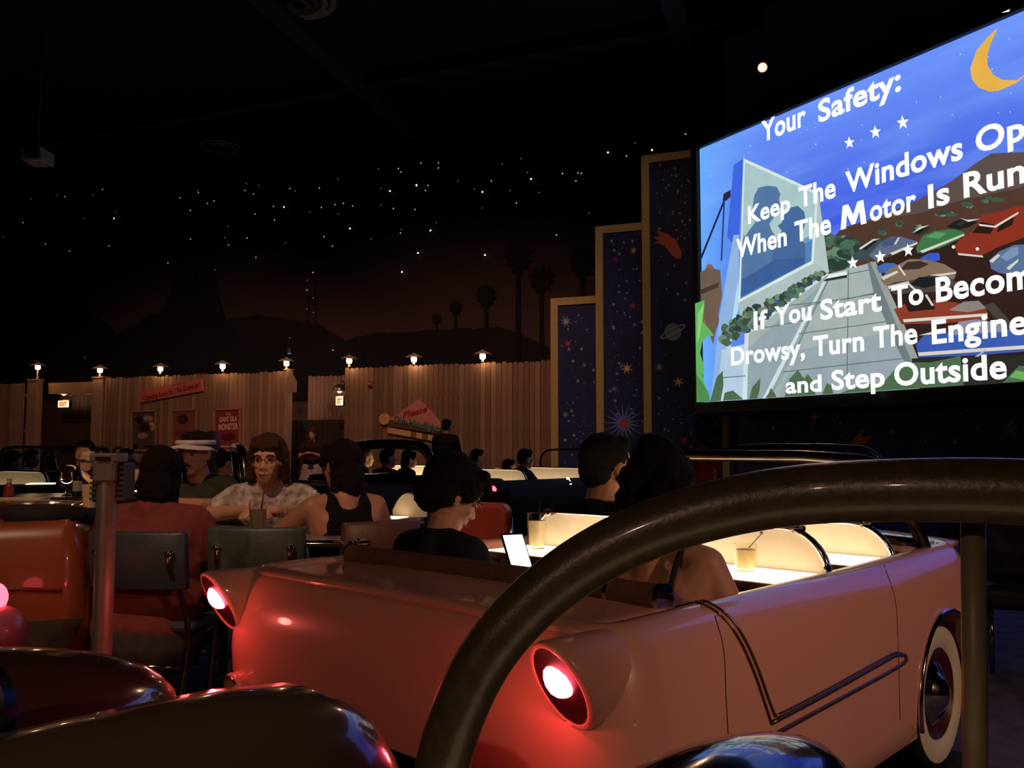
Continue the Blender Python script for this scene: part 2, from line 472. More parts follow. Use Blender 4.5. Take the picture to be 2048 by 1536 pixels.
# lamps on the fence
def fence_lamp(px, py, side):
    base = fline(px, .02); top = at(px, py, base.y)
    zb = FTOP + .045
    r = thing('fence_lamp', side, 'lamp', (base.x, base.y, zb), 0, 'hat shaded lamps along the fence top')
    zc = top.z - zb
    MB().lathe([(.03, 0), (.03, .03), (.018, .04), (.018, max(.06, zc - .08)), (.035, max(.07, zc - .07))], 12).build('stem', M('lamp_grey', '8a7a66', .5), r, sharp=40)
    MB().lathe([(.03, zc - .07), (.055, zc - .05), (.06, zc), (.055, zc + .045), (.03, zc + .06)], 14).build('bulb', EM('fence_bulb', 'ffd0a0', 9), r, True)
    MB().lathe([(.17, zc + .035), (.16, zc + .05), (.09, zc + .085), (.03, zc + .115), (.012, zc + .13), (.012, zc + .12), (.09, zc + .07), (.165, zc + .035)], 20).build('shade', M('lamp_shade', 'b09a80', .5), r, sharp=50)
    l = lamp('glow', 'POINT', (0, 0, 0), 6.5, (1, .58, .3), .06); l.parent = r; l.location = (0, -.12, zc - .02)
for (x, y, s) in ((72, 734, 'leftmost hat shaded lamp on the post left of the exit alcove'), (197, 740, 'hat shaded lamp on the post right of the exit alcove'),
                  (318, 737, 'hat shaded fence lamp above the left end of the pink sign'), (443, 732, 'hat shaded fence lamp just right of the pink sign'),
                  (571, 726, 'hat shaded lamp at the left edge of the purple lit opening'), (697, 721, 'hat shaded lamp at the right edge of the purple lit opening'),
                  (827, 718, 'hat shaded fence lamp above the headlights sign'), (965, 712, 'rightmost hat shaded fence lamp, nearest the starry panels')):
    fence_lamp(x, y, s)

# ------------------------------------------------------------------ signs and posters on the fence
def fpix(x, y, off=.05): return onplane(x, y, FP + N1 * off, N1)
def flat_sign(name, label, cat, pix, col, off=.04, th=.03, parent=None, mat=None, group=None):
    P = [fpix(x, y, off) for x, y in pix]; c = sum(P, Vector()) / len(P)
    if parent is None:
        parent = thing(name, label, cat, c, 0, group); c0 = c
    else: c0 = parent.location
    o = MB().prism([p - c0 for p in P], N1, th).build('panel' if parent.name.startswith(name) else name, mat or M('paint_' + col, col, .6), parent)
    return parent
def sign_text(parent, body, px, py, hpx, ang, col, name='lettering', off=.08, bold=.02, shear=0, wide=1.0, plane=None):
    """letters lying in the fence plane, hpx tall in the photograph, ang degrees in the plane"""
    P0, N = plane or (FP, N1)
    c = onplane(px, py, P0 + N * off, N)
    h = (onplane(px, py - hpx / 2, P0 + N * off, N) - onplane(px, py + hpx / 2, P0 + N * off, N)).length
    me = text_mesh(body, h / .72, bold * h, shear, 'CENTER')
    X = Vector((-N.y, N.x, 0)); Z = Vector((0, 0, 1))
    if X.x < 0: X = -X
    a = math.radians(ang); e1 = X * math.cos(a) + Z * math.sin(a); e2 = -X * math.sin(a) + Z * math.cos(a)
    for v in me.vertices:
        x, y = v.co.x * wide, v.co.y - h * .5
        v.co = c + e1 * x + e2 * y - parent.location
    o = link(name, me, col if not isinstance(col, str) else M('letter_' + col, col, .6), parent, False)
    return o
s = flat_sign('wall_sign', 'tilted pink sign with red script above the three posters', 'sign', [(276, 783), (404, 758), (408, 782), (280, 806)], 'b85a4c')
sign_text(s, 'Coming Soon to This Drive-in!', 342, 783, 10, 10, '7a1c1c', bold=.03, wide=.82)
flat_sign('crest', '', '', [(345, 771), (352, 763), (360, 766), (366, 760), (374, 764), (374, 768)], 'b85a4c', parent=s)
s = flat_sign('wall_sign', 'tilted pink and yellow striped headlights sign with a disc on the fence', 'sign', [(781, 838), (838, 799), (863, 823), (882, 845), (883, 858), (781, 840)], 'd08472')
flat_sign('stripe_bar', '', '', [(778, 841), (884, 859), (880, 868), (776, 852)], '6a5030', parent=s, off=.045)
for i in range(9):
    x0 = 777 + i * 11.5; y0 = 855 + i * 2.05
    flat_sign('stripe', '', '', [(x0, y0 - .5), (x0 + 11.5, y0 + 1.8), (x0 + 10.7, y0 + 13), (x0 - .6, y0 + 11)], 'e2b070' if i % 2 or i < 3 else '8a6236', parent=s, off=.05)
disc = [(769.5 + 10.3 * math.cos(2 * math.pi * k / 24), 838.5 + 11.3 * math.sin(2 * math.pi * k / 24)) for k in range(24)]
flat_sign('disc', '', '', disc, 'e8b060', parent=s, off=.06)
sign_text(s, 'Please', 828, 824, 13, 14, 'b02a28', bold=.03, shear=.35, wide=1.25)
sign_text(s, 'Dim Headlights', 834, 846, 15, -11, '6a8a70', bold=.035, wide=.82, off=.105)
def poster(label, x0, y0, x1, y1, bg, frame='9a6a4c'):
    pl = flat_sign('poster', label, 'poster', [(x0, y0), (x1, y0 - 2), (x1, y1), (x0, y1)], bg, off=.04, th=.01, group='framed film posters on the fence')
    for a in ([(x0 - 3, y0 - 3), (x1 + 3, y0 - 5), (x1 + 3, y0 - 1), (x0 - 3, y0 + 1)], [(x0 - 3, y1 - 1), (x1 + 3, y1 - 1), (x1 + 3, y1 + 3), (x0 - 3, y1 + 3)],
              [(x0 - 3, y0 - 3), (x0 + 1, y0 - 3), (x0 + 1, y1 + 3), (x0 - 3, y1 + 3)], [(x1 - 1, y0 - 4), (x1 + 3, y0 - 5), (x1 + 3, y1 + 3), (x1 - 1, y1 + 3)]):
        flat_sign('frame', '', '', a, frame, parent=pl, off=.045, th=.03)
    return pl
def blob(cx, cy, rx, ry, n=14, j=.25, sd=1):
    R = random.Random(sd); return [(cx + rx * (1 + R.uniform(-j, j)) * math.cos(2 * math.pi * k / n), cy + ry * (1 + R.uniform(-j, j)) * math.sin(2 * math.pi * k / n)) for k in range(n)]
pl = poster('dark framed film poster with pale shapes, leftmost of the three', 265, 824, 312, 900, '54433c')
for i, (cx, cy, rx, ry, c) in enumerate(((278, 840, 9, 7, '1c1412'), (296, 836, 10, 6, 'a8886a'), (290, 855, 12, 8, '2a1c18'), (304, 852, 6, 10, 'b8987a'), (285, 872, 13, 6, 'a07a5c'), (271, 893, 5, 5, '20120e'), (296, 893, 9, 2, '1c1412'))):
    flat_sign('print_shape', '', '', blob(cx, cy, rx, ry, sd=i + 4), c, parent=pl, off=.055, th=.002)
pl = poster('red framed film poster with one round dark shape, middle of the three', 346, 822, 393, 900, '7c4636')
flat_sign('print_shape', '', '', blob(366, 838, 11, 10, j=.08), '3a1a14', parent=pl, off=.055, th=.002)
flat_sign('print_shape', '', '', blob(366, 866, 15, 7, j=.2, sd=3), '7a2a1c', parent=pl, off=.055, th=.002)
pl = poster('red framed film poster with big monster lettering, rightmost of the three', 431, 820, 480, 900, '7e2e24')
sign_text(pl, 'THE', 456, 828, 5, 2, 'd8a890', off=.06)
sign_text(pl, 'GIANT GILA', 456, 838, 10, 3, 'd8b49c', off=.06, bold=.05, wide=.56)
sign_text(pl, 'MONSTER', 456, 853, 12, 3, 'd8b49c', off=.06, bold=.05, wide=.62)
flat_sign('print_shape', '', '', blob(456, 874, 17, 8, sd=8), '54140f', parent=pl, off=.055, th=.002)
flat_sign('print_shape', '', '', blob(450, 893, 14, 2, sd=8, j=.1), 'c08a70', parent=pl, off=.055, th=.002)

# exit signs with their hooded wall lamps
def exit_sign(px, py, wpx, hpx, base, label):
    c = onplane(px, py, base, N1); k = c.y / FPX
    wd, h = wpx * k, hpx * k
    r = thing('exit_sign', label, 'sign', c, math.atan2(D1.y, D1.x), 'lit exit signs')
    MB().box((-wd / 2 - .02, 0, -h / 2 - .02), (wd / 2 + .02, .07, h / 2 + .02)).build('housing', M('sign_housing', '3a3028', .6), r, bev=.008)
    MB().box((-wd / 2, -.006, -h / 2), (wd / 2, 0, h / 2)).build('lit_face', EM('exit_face', 'ffd79a', 2.6), r)
    me = text_mesh('EXIT', h * .85, .012, 0, 'CENTER'); 
    for v in me.vertices: v.co = Vector((v.co.x * min(.95, .40 * wd / h), -.012, v.co.y - h * .3))
    link('lettering', me, EM('exit_letter', 'e0641e', 1.3), r, False)
def hood_lamp(px, py, s, base, label):
    c = onplane(px, py, base, N1)
    r = thing('hooded_wall_lamp', label, 'lamp', c, math.atan2(D1.y, D1.x), 'hooded lamps over the exit signs')
    MB().lathe([(.02, .12), (.07, .11), (.12, .06), (.14, 0), (.145, -.05), (.135, -.05), (.125, 0), (.1, .05), (.02, .1)], 18).build('hood', M('hood_metal', '6a5c4c', .3, .8), r, sharp=50)
    MB().ell((0, 0, -.02), (.055, .055, .06)).build('bulb', EM('hood_bulb', 'ffc890', 6), r, True)
    MB().tube([(0, .02, .1), (0, .06, .19), (0, .16, .2), (0, .2, .12), (0, .2, 0)], .014, 8).build('bracket', M('hood_metal'), r, True)
    MB().box((-.04, .19, -.08), (.04, .215, .12)).build('back_plate', M('hood_metal'), r, bev=.005)
    l = lamp('glow', 'POINT', (0, 0, 0), 7, (1, .66, .36), .05); l.parent = r; l.location = (0, -.06, -.14)
exit_sign(127, 808, 28, 13, la + N1 * .6, 'lit exit sign hanging in the left alcove')
hood_lamp(128, 785, 1, la + N1 * .6, 'round hooded lamp above the left exit sign')
exit_sign(679, 802, 16, 17, ra + N1 * .9, 'small lit exit sign in the purple lit opening')
hood_lamp(679, 779, 1, ra + N1 * .9, 'round hooded lamp above the small exit sign by the opening')
# purple wash lamp in the opening
pp = onplane(600, 760, ra + N1 * .9, N1)
r = thing('purple_wash_lamp', 'small dark wash lamp glowing purple behind the fence post', 'lamp', (pp.x - .25, pp.y, 3.3))
MB().lathe([(.05, -.06), (.05, .06)], 12).build('can', M('hood_metal'), r, sharp=40)
MB().lathe([(.042, -.065), (.042, -.061)], 12).build('lens', EM('purple_lens', '8a50ff', 2), r)
l = lamp('glow', 'POINT', (0, 0, 0), 4.0, (.42, .2, 1), .08); l.parent = r; l.location = (0, 0, -.14)
# tiny alarm box on the right fence
c = fpix(741, 768, .05)
r = thing('alarm_box', 'small red alarm box on the fence above the headlights sign', 'alarm', c, math.atan2(D1.y, D1.x))
MB().box((-.05, -.05, -.06), (.05, .02, .06)).build('box', M('alarm_red', '9c4038', .5), r, bev=.01)
MB().lathe([(.03, 0), (.03, .02)], 12, Matrix.Translation((0, -.05, 0)) @ Matrix.Rotation(math.pi / 2, 4, 'X')).build('strobe', M('alarm_white', 'c8a090', .3), r, sharp=40)
# ================================================================== stepped star panels beside the screen
navy = M('star_panel_navy', '1d2452', .7, var=.25, scale=1.5)
gold = M('gold_trim', 'b99a5c', .55, var=.1)
PO = .12
def ppx(x, y, off=PO): return onplane(x, y, FP + N1 * off, N1)
paintc = {}
def paint(c): return M('painted_' + c, c, .7, var=.08)
def star_poly(cx, cy, R, r, n, rot=0, sq=1.0):
    return [(cx + (R if k % 2 == 0 else r) * math.cos(rot + math.pi * k / n) * sq, cy + (R if k % 2 == 0 else r) * math.sin(rot + math.pi * k / n)) for k in range(2 * n)]
class Plane:
    def __init__(s, p0, n): s.p = Vector(p0); s.n = Vector(n)
    def __call__(s, x, y, off=0): return onplane(x, y, s.p + s.n * off, s.n)
def decal(pl, pix, col, parent, name='painted_star', off=.005, mat=None, th=.003):
    c = parent.location
    MB().prism([pl(x, y, off) - c for x, y in pix], pl.n, th).build(name, mat or paint(col), parent)
def dots(pl, boxes, n, parent, seed, cols=('8f94b4', '9c9ab0', '7c7f9e')):
    R = random.Random(seed); b = MB()
    for i in range(n):
        x0, y0, x1, y1 = boxes[R.randrange(len(boxes))]
        x, y = R.uniform(x0, x1), R.uniform(y0, y1); rr = R.choice((.8, .8, 1.0, 1.0, 1.3, 1.6, 2.2, 3.0))
        P = [pl(x + rr * math.cos(2 * math.pi * k / 8), y + rr * math.sin(2 * math.pi * k / 8), .004) - parent.location for k in range(8)]
        b.add(P, [tuple(range(8))])
    o = b.build('painted_dots', paint(cols[0]), parent); o['kind'] = 'stuff'
panels = []
def panel(label, px0, px1, pyt, k, foot=0.0):
    off = PO + k * .06
    pl = Plane(FP + N1 * off, N1)
    a = pl(px0, 900); b = pl(px1, 900); zt = pl(px0 + 8, pyt).z
    d = b - a; r = thing('star_panel', label, 'panel', (a.x, a.y, 0), 0, 'stepped star panels')
    X = D1
    def q(u, z, t=0): return X * u + Vector((0, 0, z)) + N1 * t
    L = d.length; tw = .145
    MB().prism([q(tw, 0, -.06), q(L, 0, -.06), q(L, zt - tw, -.06), q(tw, zt - tw, -.06)], N1, .06).build('board', navy, r)
    MB().prism([q(0, 0, -.06), q(tw, 0, -.06), q(tw, zt, -.06), q(0, zt, -.06)], N1, .1).build('side_trim', gold, r, bev=.006)
    MB().prism([q(tw, zt - tw, -.06), q(L, zt - tw, -.06), q(L, zt, -.06), q(tw, zt, -.06)], N1, .1).build('top_trim', gold, r, bev=.006)
    return r, pl
r1, pl1 = panel('lowest stepped star panel with yellow trim, beside the board fence', 1103, 1194.5, 597, 0)
r2, pl2 = panel('middle stepped star panel with a blue burst around a red disc', 1194, 1289.5, 453, 1)
r3, pl3 = panel('tallest stepped star panel with ringed planet and comet, beside the screen', 1289, 1460, 311, 2)
dots(pl1, [(1122, 625, 1192, 960)], 70, r1, 1)
dots(pl2, [(1216, 470, 1287, 960)], 130, r2, 2)
dots(pl3, [(1312, 330, 1380, 500), (1312, 500, 1390, 960), (1312, 820, 1452, 960)], 190, r3, 3)
for (pl, r, cx, cy, R, n, c) in ((pl1, r1, 1132, 643, 12, 8, 'a8a8b0'), (pl1, r1, 1136, 687, 9, 6, 'b8484a'), (pl1, r1, 1169, 730, 7, 5, '7a7c94'), (pl1, r1, 1156, 762, 5, 6, 'b09a9a'),
                                 (pl1, r1, 1131, 829, 8, 7, '8f8f9c'), (pl1, r1, 1180, 882, 11, 7, 'd0b0a0'),
                                 (pl2, r2, 1267, 501, 9, 7, 'c8ac5c'), (pl2, r2, 1231, 519, 6, 6, '9a4a50'), (pl2, r2, 1266, 612, 9, 7, 'a04a50'), (pl2, r2, 1269, 649, 6, 4, '8a8ca6'), (pl2, r2, 1254, 737, 13, 7, 'd8c068'),
                                 (pl2, r2, 1229, 778, 9, 6, '7e86a4'), (pl2, r2, 1270, 791, 6, 4, '6e7090'),
                                 (pl3, r3, 1357, 764, 12, 6, 'd0b860'), (pl3, r3, 1319, 734, 10, 8, '9c8f7c'), (pl3, r3, 1366, 881, 10, 5, '7a4040'), (pl3, r3, 1432, 848, 9, 4, '7a6f80'), (pl3, r3, 1336, 548, 5, 5, '7c80a0')):
    decal(pl, star_poly(cx, cy, R, R * .3, n, .3), c, r)
# burst around a red disc
decal(pl2, star_poly(1247, 846, 44, 12, 17, .2), '6478b4', r2, 'painted_burst', .004)
decal(pl2, star_poly(1247, 846, 8.5, 8.2, 12), 'b8404a', r2, 'painted_disc', .009)
# ringed planet, comet
decal(pl3, star_poly(1346, 664, 17, 17, 18), '7c8cae', r3, 'painted_planet', .006)
ringp = [(1346 + 27 * math.cos(t) * .88 - 6.0 * math.sin(t) * .47, 664 - 27 * math.cos(t) * .47 - 6.0 * math.sin(t) * .88) for t in [2 * math.pi * k / 36 for k in range(36)]]
b = MB(); P = [pl3(x, y, .012) - r3.location for x, y in ringp]; b.tube(P, .018, 6, closed=True); b.build('painted_ring', paint('a89ea0'), r3)
decal(pl3, [(1364, 505), (1361, 516), (1352, 518), (1341, 508), (1330, 492), (1318, 487), (1306, 488), (1318, 481), (1305, 474), (1322, 474), (1313, 461), (1335, 468), (1352, 480)], 'c8603c', r3, 'painted_comet', .006)
# wall under and behind the screen, running along it
corner = fline(1459, PO + .2)
wr_end = corner + DS * 14
wr = MB().box((0, 0, 0), (14, .2, CEIL)).build('wall_right', M('star_wall_navy', '3a4270', .8, var=.3, scale=1.2), loc=(corner.x, corner.y, 0), rot=(0, 0, math.atan2(DS.y, DS.x)))
structure(wr)
bpy.context.view_layer.update()
plw = Plane(corner, NS)
tag(MB().prism([Vector((0, 0, 0)), -D1 * .12, -D1 * .12 + Vector((0, 0, 4)), Vector((0, 0, 4))], N1, .08).build('corner_trim', gold, loc=corner + N1 * .02), 'yellow corner strip below the left part of the screen', 'trim')
def wdecal(pix, col, name='painted_star', off=.006):
    inv = wr.matrix_world.inverted()
    MB().prism([inv @ plw(x, y, off) for x, y in pix], (0, -1, 0), .003).build(name, paint('%02x%02x%02x' % tuple(min(255, int(int(col[i:i + 2], 16) * 1.6)) for i in (0, 2, 4))), wr)
for (cx, cy, R, n, c, sq) in ((1500, 828, 6, 5, '6a6c80', 1), (1546, 855, 7, 4, '7c7c90', .6), (1629, 833, 18, 4, '8a6e58', .6), (1763, 821, 8, 5, '54566e', .7), (1842, 816, 11, 5, '7a3844', .8), (1785, 864, 8, 8, '6e6466', .7),
                          (1504, 898, 8, 8, '8c8a96', .8), (1842, 882, 6, 6, '5a5c70', .7), (1957, 857, 12, 4, '6e4c48', .6), (1617, 897, 10, 4, '6a5a50', .6), (1910, 884, 10, 8, '5e6280', .9)):
    wdecal(star_poly(cx, cy, R, R * .28, n, 0 if n == 4 else .3, sq), c)
wdecal([(1692, 905), (1700, 890), (1712, 872), (1729, 856), (1722, 874), (1747, 871), (1735, 884), (1720, 897)], '8a5236', 'painted_comet')
wdecal(star_poly(2024, 858, 16, 16, 16, 0, .7), '5a6080', 'painted_planet')
ringp = [(2024 + 32 * math.cos(t) * .72 - 5 * math.sin(t) * .7, 858 - 32 * math.cos(t) * .70 - 5 * math.sin(t) * .7) for t in [2 * math.pi * k / 30 for k in range(30)]]
inv = wr.matrix_world.inverted(); b = MB(); b.tube([inv @ plw(x, y, .015) for x, y in ringp], .016, 6, closed=True); b.build('painted_ring', paint('6e7088'), wr)
b = MB(); R = random.Random(5)
for i in range(70):
    x, y = R.uniform(1470, 2080), R.uniform(815, 905); rr = R.choice((.8, 1, 1.2, 1.6, 3.2))
    b.add([inv @ plw(x + rr * .7 * math.cos(2 * math.pi * k / 8), y + rr * math.sin(2 * math.pi * k / 8), .004) for k in range(8)], [tuple(range(8))])
o = b.build('painted_dots', paint('a8acc8'), wr); o['kind'] = 'stuff'
wall('wall_side', (wr_end.x, wr_end.y, 0), (15.8, -11.8, 0), 0, CEIL, .2, M('dark_plaster'))

# ================================================================== the screen
SZ0 = onplane(1407, 805, SP, NS).z; SZ1 = onplane(1397, 298, SP, NS).z; SW = 10.2
scr = thing('projection_screen', 'huge bright screen showing a cartoon drive-in safety notice', 'screen', (SP.x, SP.y, SZ0), math.atan2(DS.y, DS.x))
SH = SZ1 - SZ0
fm = M('screen_frame_black', '0d0d10', .6)
for nm, a, b_ in (('frame_bar', (-.14, -.06, -.2), (SW + .14, .16, 0)), ('frame_bar', (-.14, -.06, SH), (SW + .14, .16, SH + .12)),
                  ('frame_bar', (-.14, -.06, 0), (0, .16, SH)), ('frame_bar', (SW, -.06, 0), (SW + .14, .16, SH))):
    MB().box(a, b_).build(nm, fm, scr, bev=.01)
MB().box((0, .03, 0), (SW, .16, SH)).build('backing', fm, scr)
for x in (1.5, SW / 2, SW - 1.5): MB().box((x, .16, SH * .3), (x + .15, .72, SH * .7)).build('wall_mount', fm, scr)
def S(px, py):
    p = onplane(px, py, SP, NS); return ((p - SP).dot(DS), p.z - SZ0)
LAY = [0]
def spoly(pix, col, name='picture_shape', st=1.0, mat=None, uv=None, var=0.06):
    LAY[0] += 1; y = .028 - LAY[0] * .0006
    pts = uv or [S(x, y_) for x, y_ in pix]
    pts = [(min(max(a, 0), SW), min(max(b_, 0), SH)) for a, b_ in pts]
    me = bpy.data.meshes.new(name); me.from_pydata([(a, y, b_) for a, b_ in pts], [], [tuple(range(len(pts)))]); me.update()
    return link(name, me, mat or EM('picture_' + col, col, st, var), scr, False)
def sky_pic():
    m = bpy.data.materials.new('picture_sky'); m.use_nodes = True; nt = m.node_tree
    nt.nodes.remove(nt.nodes['Principled BSDF']); e = nt.nodes.new('ShaderNodeEmission')
    tc = nt.nodes.new('ShaderNodeTexCoord'); sp = nt.nodes.new('ShaderNodeSeparateXYZ'); nt.links.new(tc.outputs['Object'], sp.inputs[0])
    ma = nt.nodes.new('ShaderNodeMapRange'); ma.inputs[1].default_value = 0; ma.inputs[2].default_value = 2.0; nt.links.new(sp.outputs[0], ma.inputs[0])
    r1 = nt.nodes.new('ShaderNodeValToRGB'); r1.color_ramp.elements[0].color = lin('6aaeff') + (1,); r1.color_ramp.elements[1].color = lin('5478ee') + (1,)
    nt.links.new(ma.outputs[0], r1.inputs[0])
    mb = nt.nodes.new('ShaderNodeMapRange'); mb.inputs[1].default_value = 2.2; mb.inputs[2].default_value = 4.4; nt.links.new(sp.outputs[2], mb.inputs[0])
    r2 = nt.nodes.new('ShaderNodeValToRGB'); r2.color_ramp.elements[0].color = lin('3a50dc') + (1,); r2.color_ramp.elements[1].color = lin('6a92fa') + (1,)
    nt.links.new(mb.outputs[0], r2.inputs[0])
    mx = nt.nodes.new('ShaderNodeMixRGB'); nt.links.new(ma.outputs[0], mx.inputs[0]); nt.links.new(r1.outputs[0], mx.inputs[1]); nt.links.new(r2.outputs[0], mx.inputs[2])
    n = nt.nodes.new('ShaderNodeTexNoise'); n.inputs['Scale'].default_value = 1.1; n.inputs['Detail'].default_value = 3
    mp = nt.nodes.new('ShaderNodeMapping'); mp.inputs['Scale'].default_value = (.4, 1, 2.2); nt.links.new(tc.outputs['Object'], mp.inputs[0]); nt.links.new(mp.outputs[0], n.inputs['Vector'])
    m2 = nt.nodes.new('ShaderNodeMixRGB'); m2.inputs[2].default_value = lin('84acff') + (1,); m2.blend_type = 'MIX'
    mc = nt.nodes.new('ShaderNodeMapRange'); mc.inputs[1].default_value = .45; mc.inputs[2].default_value = .75; mc.inputs[4].default_value = .5
    nt.links.new(n.outputs['Fac'], mc.inputs[0]); nt.links.new(mc.outputs[0], m2.inputs[0]); nt.links.new(mx.outputs[0], m2.inputs[1])
    nt.links.new(m2.outputs[0], e.inputs[0]); nt.links.new(e.outputs[0], nt.nodes['Material Output'].inputs[0])
    return m
spoly(None, '', 'picture_sky', mat=sky_pic(), uv=[(0, 0), (SW, 0), (SW, SH), (0, SH)])
spoly([(1683, 455), (1760, 430), (1830, 401), (1900, 362), (1950, 325), (1980, 306), (2048, 303), (2250, 330), (2400, 420), (2400, 700), (1683, 560)], '5d504a', 'picture_mountain')
spoly([(1640, 500), (1683, 455), (1760, 437), (1840, 425), (1900, 405), (2048, 372), (2400, 330), (2400, 780), (1640, 800)], '54392f', 'picture_lot')
spoly([(1720, 560), (1760, 520), (1860, 480), (1950, 470), (2048, 455), (2400, 400), (2400, 900), (1720, 800)], '33211d', 'picture_lot')
spoly([(1900, 560), (1935, 590), (2048, 700), (2048, 560), (2400, 540), (2400, 800), (2048, 760)], '2b1f1e', 'picture_lot')
spoly([(1965, 610), (1985, 605), (2060, 690), (2040, 695)], '4a403c', 'picture_lane')
# tree line
def bushes(pts, col, rx, ry, seed, n=3, st=1.0):
    R = random.Random(seed)
    for (x, y) in pts:
        for _ in range(n):
            spoly(blob(x + R.uniform(-8, 8), y + R.uniform(-6, 6), rx * R.uniform(.6, 1.1), ry * R.uniform(.6, 1.1), 11, .3, R.randrange(999)), R.choice(col), 'picture_foliage', st)
bushes([(1655, 480), (1670, 500), (1690, 510), (1680, 485), (1700, 490), (1720, 500), (1665, 525), (1690, 528)], ('3d5448', '4c6a58', '2c4038', '6a8a72'), 16, 13, 1, 5)
bushes([(1760, 462), (1800, 450), (1830, 452), (1880, 430), (1935, 412), (1975, 400), (1998, 405), (1900, 425)], ('3f5a46', '4e7054', '33463a', '6c8a6c'), 11, 5, 2, 3)
bushes([(1420, 590), (1418, 640), (1414, 560)], ('6b5848', '5c4a3c', '806a56'), 14, 26, 3, 2)
spoly([(1402, 545), (1418, 536), (1442, 540), (1446, 590), (1428, 690), (1404, 620)], '6f5c4e', 'picture_rock')
spoly([(1402, 580), (1440, 565), (1438, 575), (1402, 590)], '4a3a30', 'picture_rock')
# lamp pole
spoly([(1449, 388), (1463, 380), (1463, 394), (1453, 402), (1447, 402)], '27243c', 'picture_pole')
spoly([(1449, 400), (1453, 400), (1403, 524), (1401, 518)], '20264c', 'picture_pole')
spoly([(1449, 400), (1452, 400), (1446, 522), (1443, 522)], '2a3670', 'picture_pole')
# outdoor cinema tower
spoly([(1489, 317), (1469, 331), (1456, 474), (1478, 500)], '3f66dc', 'picture_tower')
spoly([(1469, 470), (1480, 470), (1480, 612), (1438, 796), (1424, 798), (1440, 640)], '8fb2e0', 'picture_tower')
spoly([(1478, 560), (1480, 612), (1442, 800), (1432, 800), (1466, 640)], 'b4dcf4', 'picture_tower')
spoly([(1639, 385), (1660, 545), (1482, 642), (1478, 604), (1626, 525)], 'b4c6c2', 'picture_tower')
spoly([(1478, 600), (1626, 520), (1660, 545), (1482, 642)], 'aebfc0', 'picture_tower')
spoly([(1489, 317), (1639, 385), (1629, 527), (1479, 606)], 'd8e8e0', 'picture_tower_face')
spoly([(1492, 325), (1634, 389), (1625, 522), (1483, 598)], 'aac8c8', 'picture_tower_face')
spoly([(1489, 470), (1560, 500), (1628, 470), (1625, 522), (1483, 598)], '6a9cc0', 'picture_tower_face')
spoly([(1486, 520), (1550, 520), (1627, 480), (1625, 522), (1483, 598)], '5580b8', 'picture_tower_face')
# couple silhouette
spoly([(1511, 392), (1519, 376), (1537, 372), (1556, 374), (1563, 388), (1560, 402), (1566, 412), (1557, 424), (1549, 437), (1541, 448), (1546, 462), (1553, 472), (1552, 520), (1540, 545), (1484, 575), (1488, 480), (1500, 462), (1513, 445), (1507, 418)], '5478a4', 'picture_figure')
spoly([(1570, 432), (1582, 416), (1598, 412), (1611, 424), (1614, 444), (1609, 460), (1606, 480), (1613, 490), (1612, 524), (1560, 552), (1545, 540), (1548, 500), (1560, 478), (1566, 462), (1558, 452), (1566, 446)], '466a9c', 'picture_figure')
spoly([(1486, 560), (1552, 520), (1612, 515), (1613, 527), (1484, 594)], '3c6098', 'picture_figure')
# paving and low walls
spoly([(1446, 700), (1492, 688), (1500, 805), (1436, 808)], 'b4cce0', 'picture_low_wall')
spoly([(1488, 806), (1496, 664), (1658, 552), (1660, 548), (1752, 524), (1800, 640), (1836, 735), (1842, 790)], 'a6b2b0', 'picture_paving')
spoly([(1488, 806), (1496, 700), (1560, 640), (1660, 560), (1600, 690), (1545, 806)], '93a5aa', 'picture_paving')
spoly([(1560, 806), (1600, 700), (1700, 680), (1800, 660), (1836, 735), (1842, 792)], '97a6ac', 'picture_paving')
for a in ([(1488, 806), (1492, 668), (1652, 548), (1662, 548), (1500, 668), (1497, 806)], [(1528, 806), (1650, 562), (1656, 562), (1538, 806)]):
    spoly(a, 'cfe0e2', 'picture_curb')
for (a, b_) in (((1700, 540), (1697, 806)), ((1555, 614), (1700, 598)), ((1610, 612), (1790, 582)), ((1530, 656), (1620, 640)), ((1600, 668), (1800, 640)), ((1570, 744), (1830, 715)), ((1660, 560), (1600, 690)), ((1440, 756), (1494, 752)), ((1660, 556), (1745, 540)), ((1700, 598), (1782, 580))):
    d = Vector((b_[0] - a[0], b_[1] - a[1])); n = Vector((-d.y, d.x)).normalized() * .9
    spoly([(a[0] + n.x, a[1] + n.y), (b_[0] + n.x, b_[1] + n.y), (b_[0] - n.x, b_[1] - n.y), (a[0] - n.x, a[1] - n.y)], '5f6d74', 'picture_joint')
spoly([(1738, 526), (1744, 525), (1838, 740), (1840, 780), (1800, 700), (1752, 590)], '6f7c80', 'picture_low_wall')
spoly([(1744, 524), (1755, 524), (1800, 620), (1842, 722), (1836, 745)], '9a9f9a', 'picture_low_wall')
spoly([(1662, 550), (1696, 543), (1698, 550), (1656, 558)], 'e4eef0', 'picture_curb')
spoly([(1656, 558), (1698, 550), (1698, 556), (1650, 564)], '2e3432', 'picture_joint')
R = random.Random(11)
for i in range(26):
    t = i / 25; x = 1452 + 195 * t; y = 692 - 138 * t - 10
    for k in range(4):
        h = 44 * (1 - t) + 12
        spoly(blob(x + R.uniform(-4, 10), y - R.uniform(0, 1) * h * .75 + 10, 9 - 3 * t, 8 - 3 * t, 9, .3, R.randrange(999)), R.choice(('3c5046', '4c6454', '5c7660', '31433c', '728a70')), 'picture_hedge')
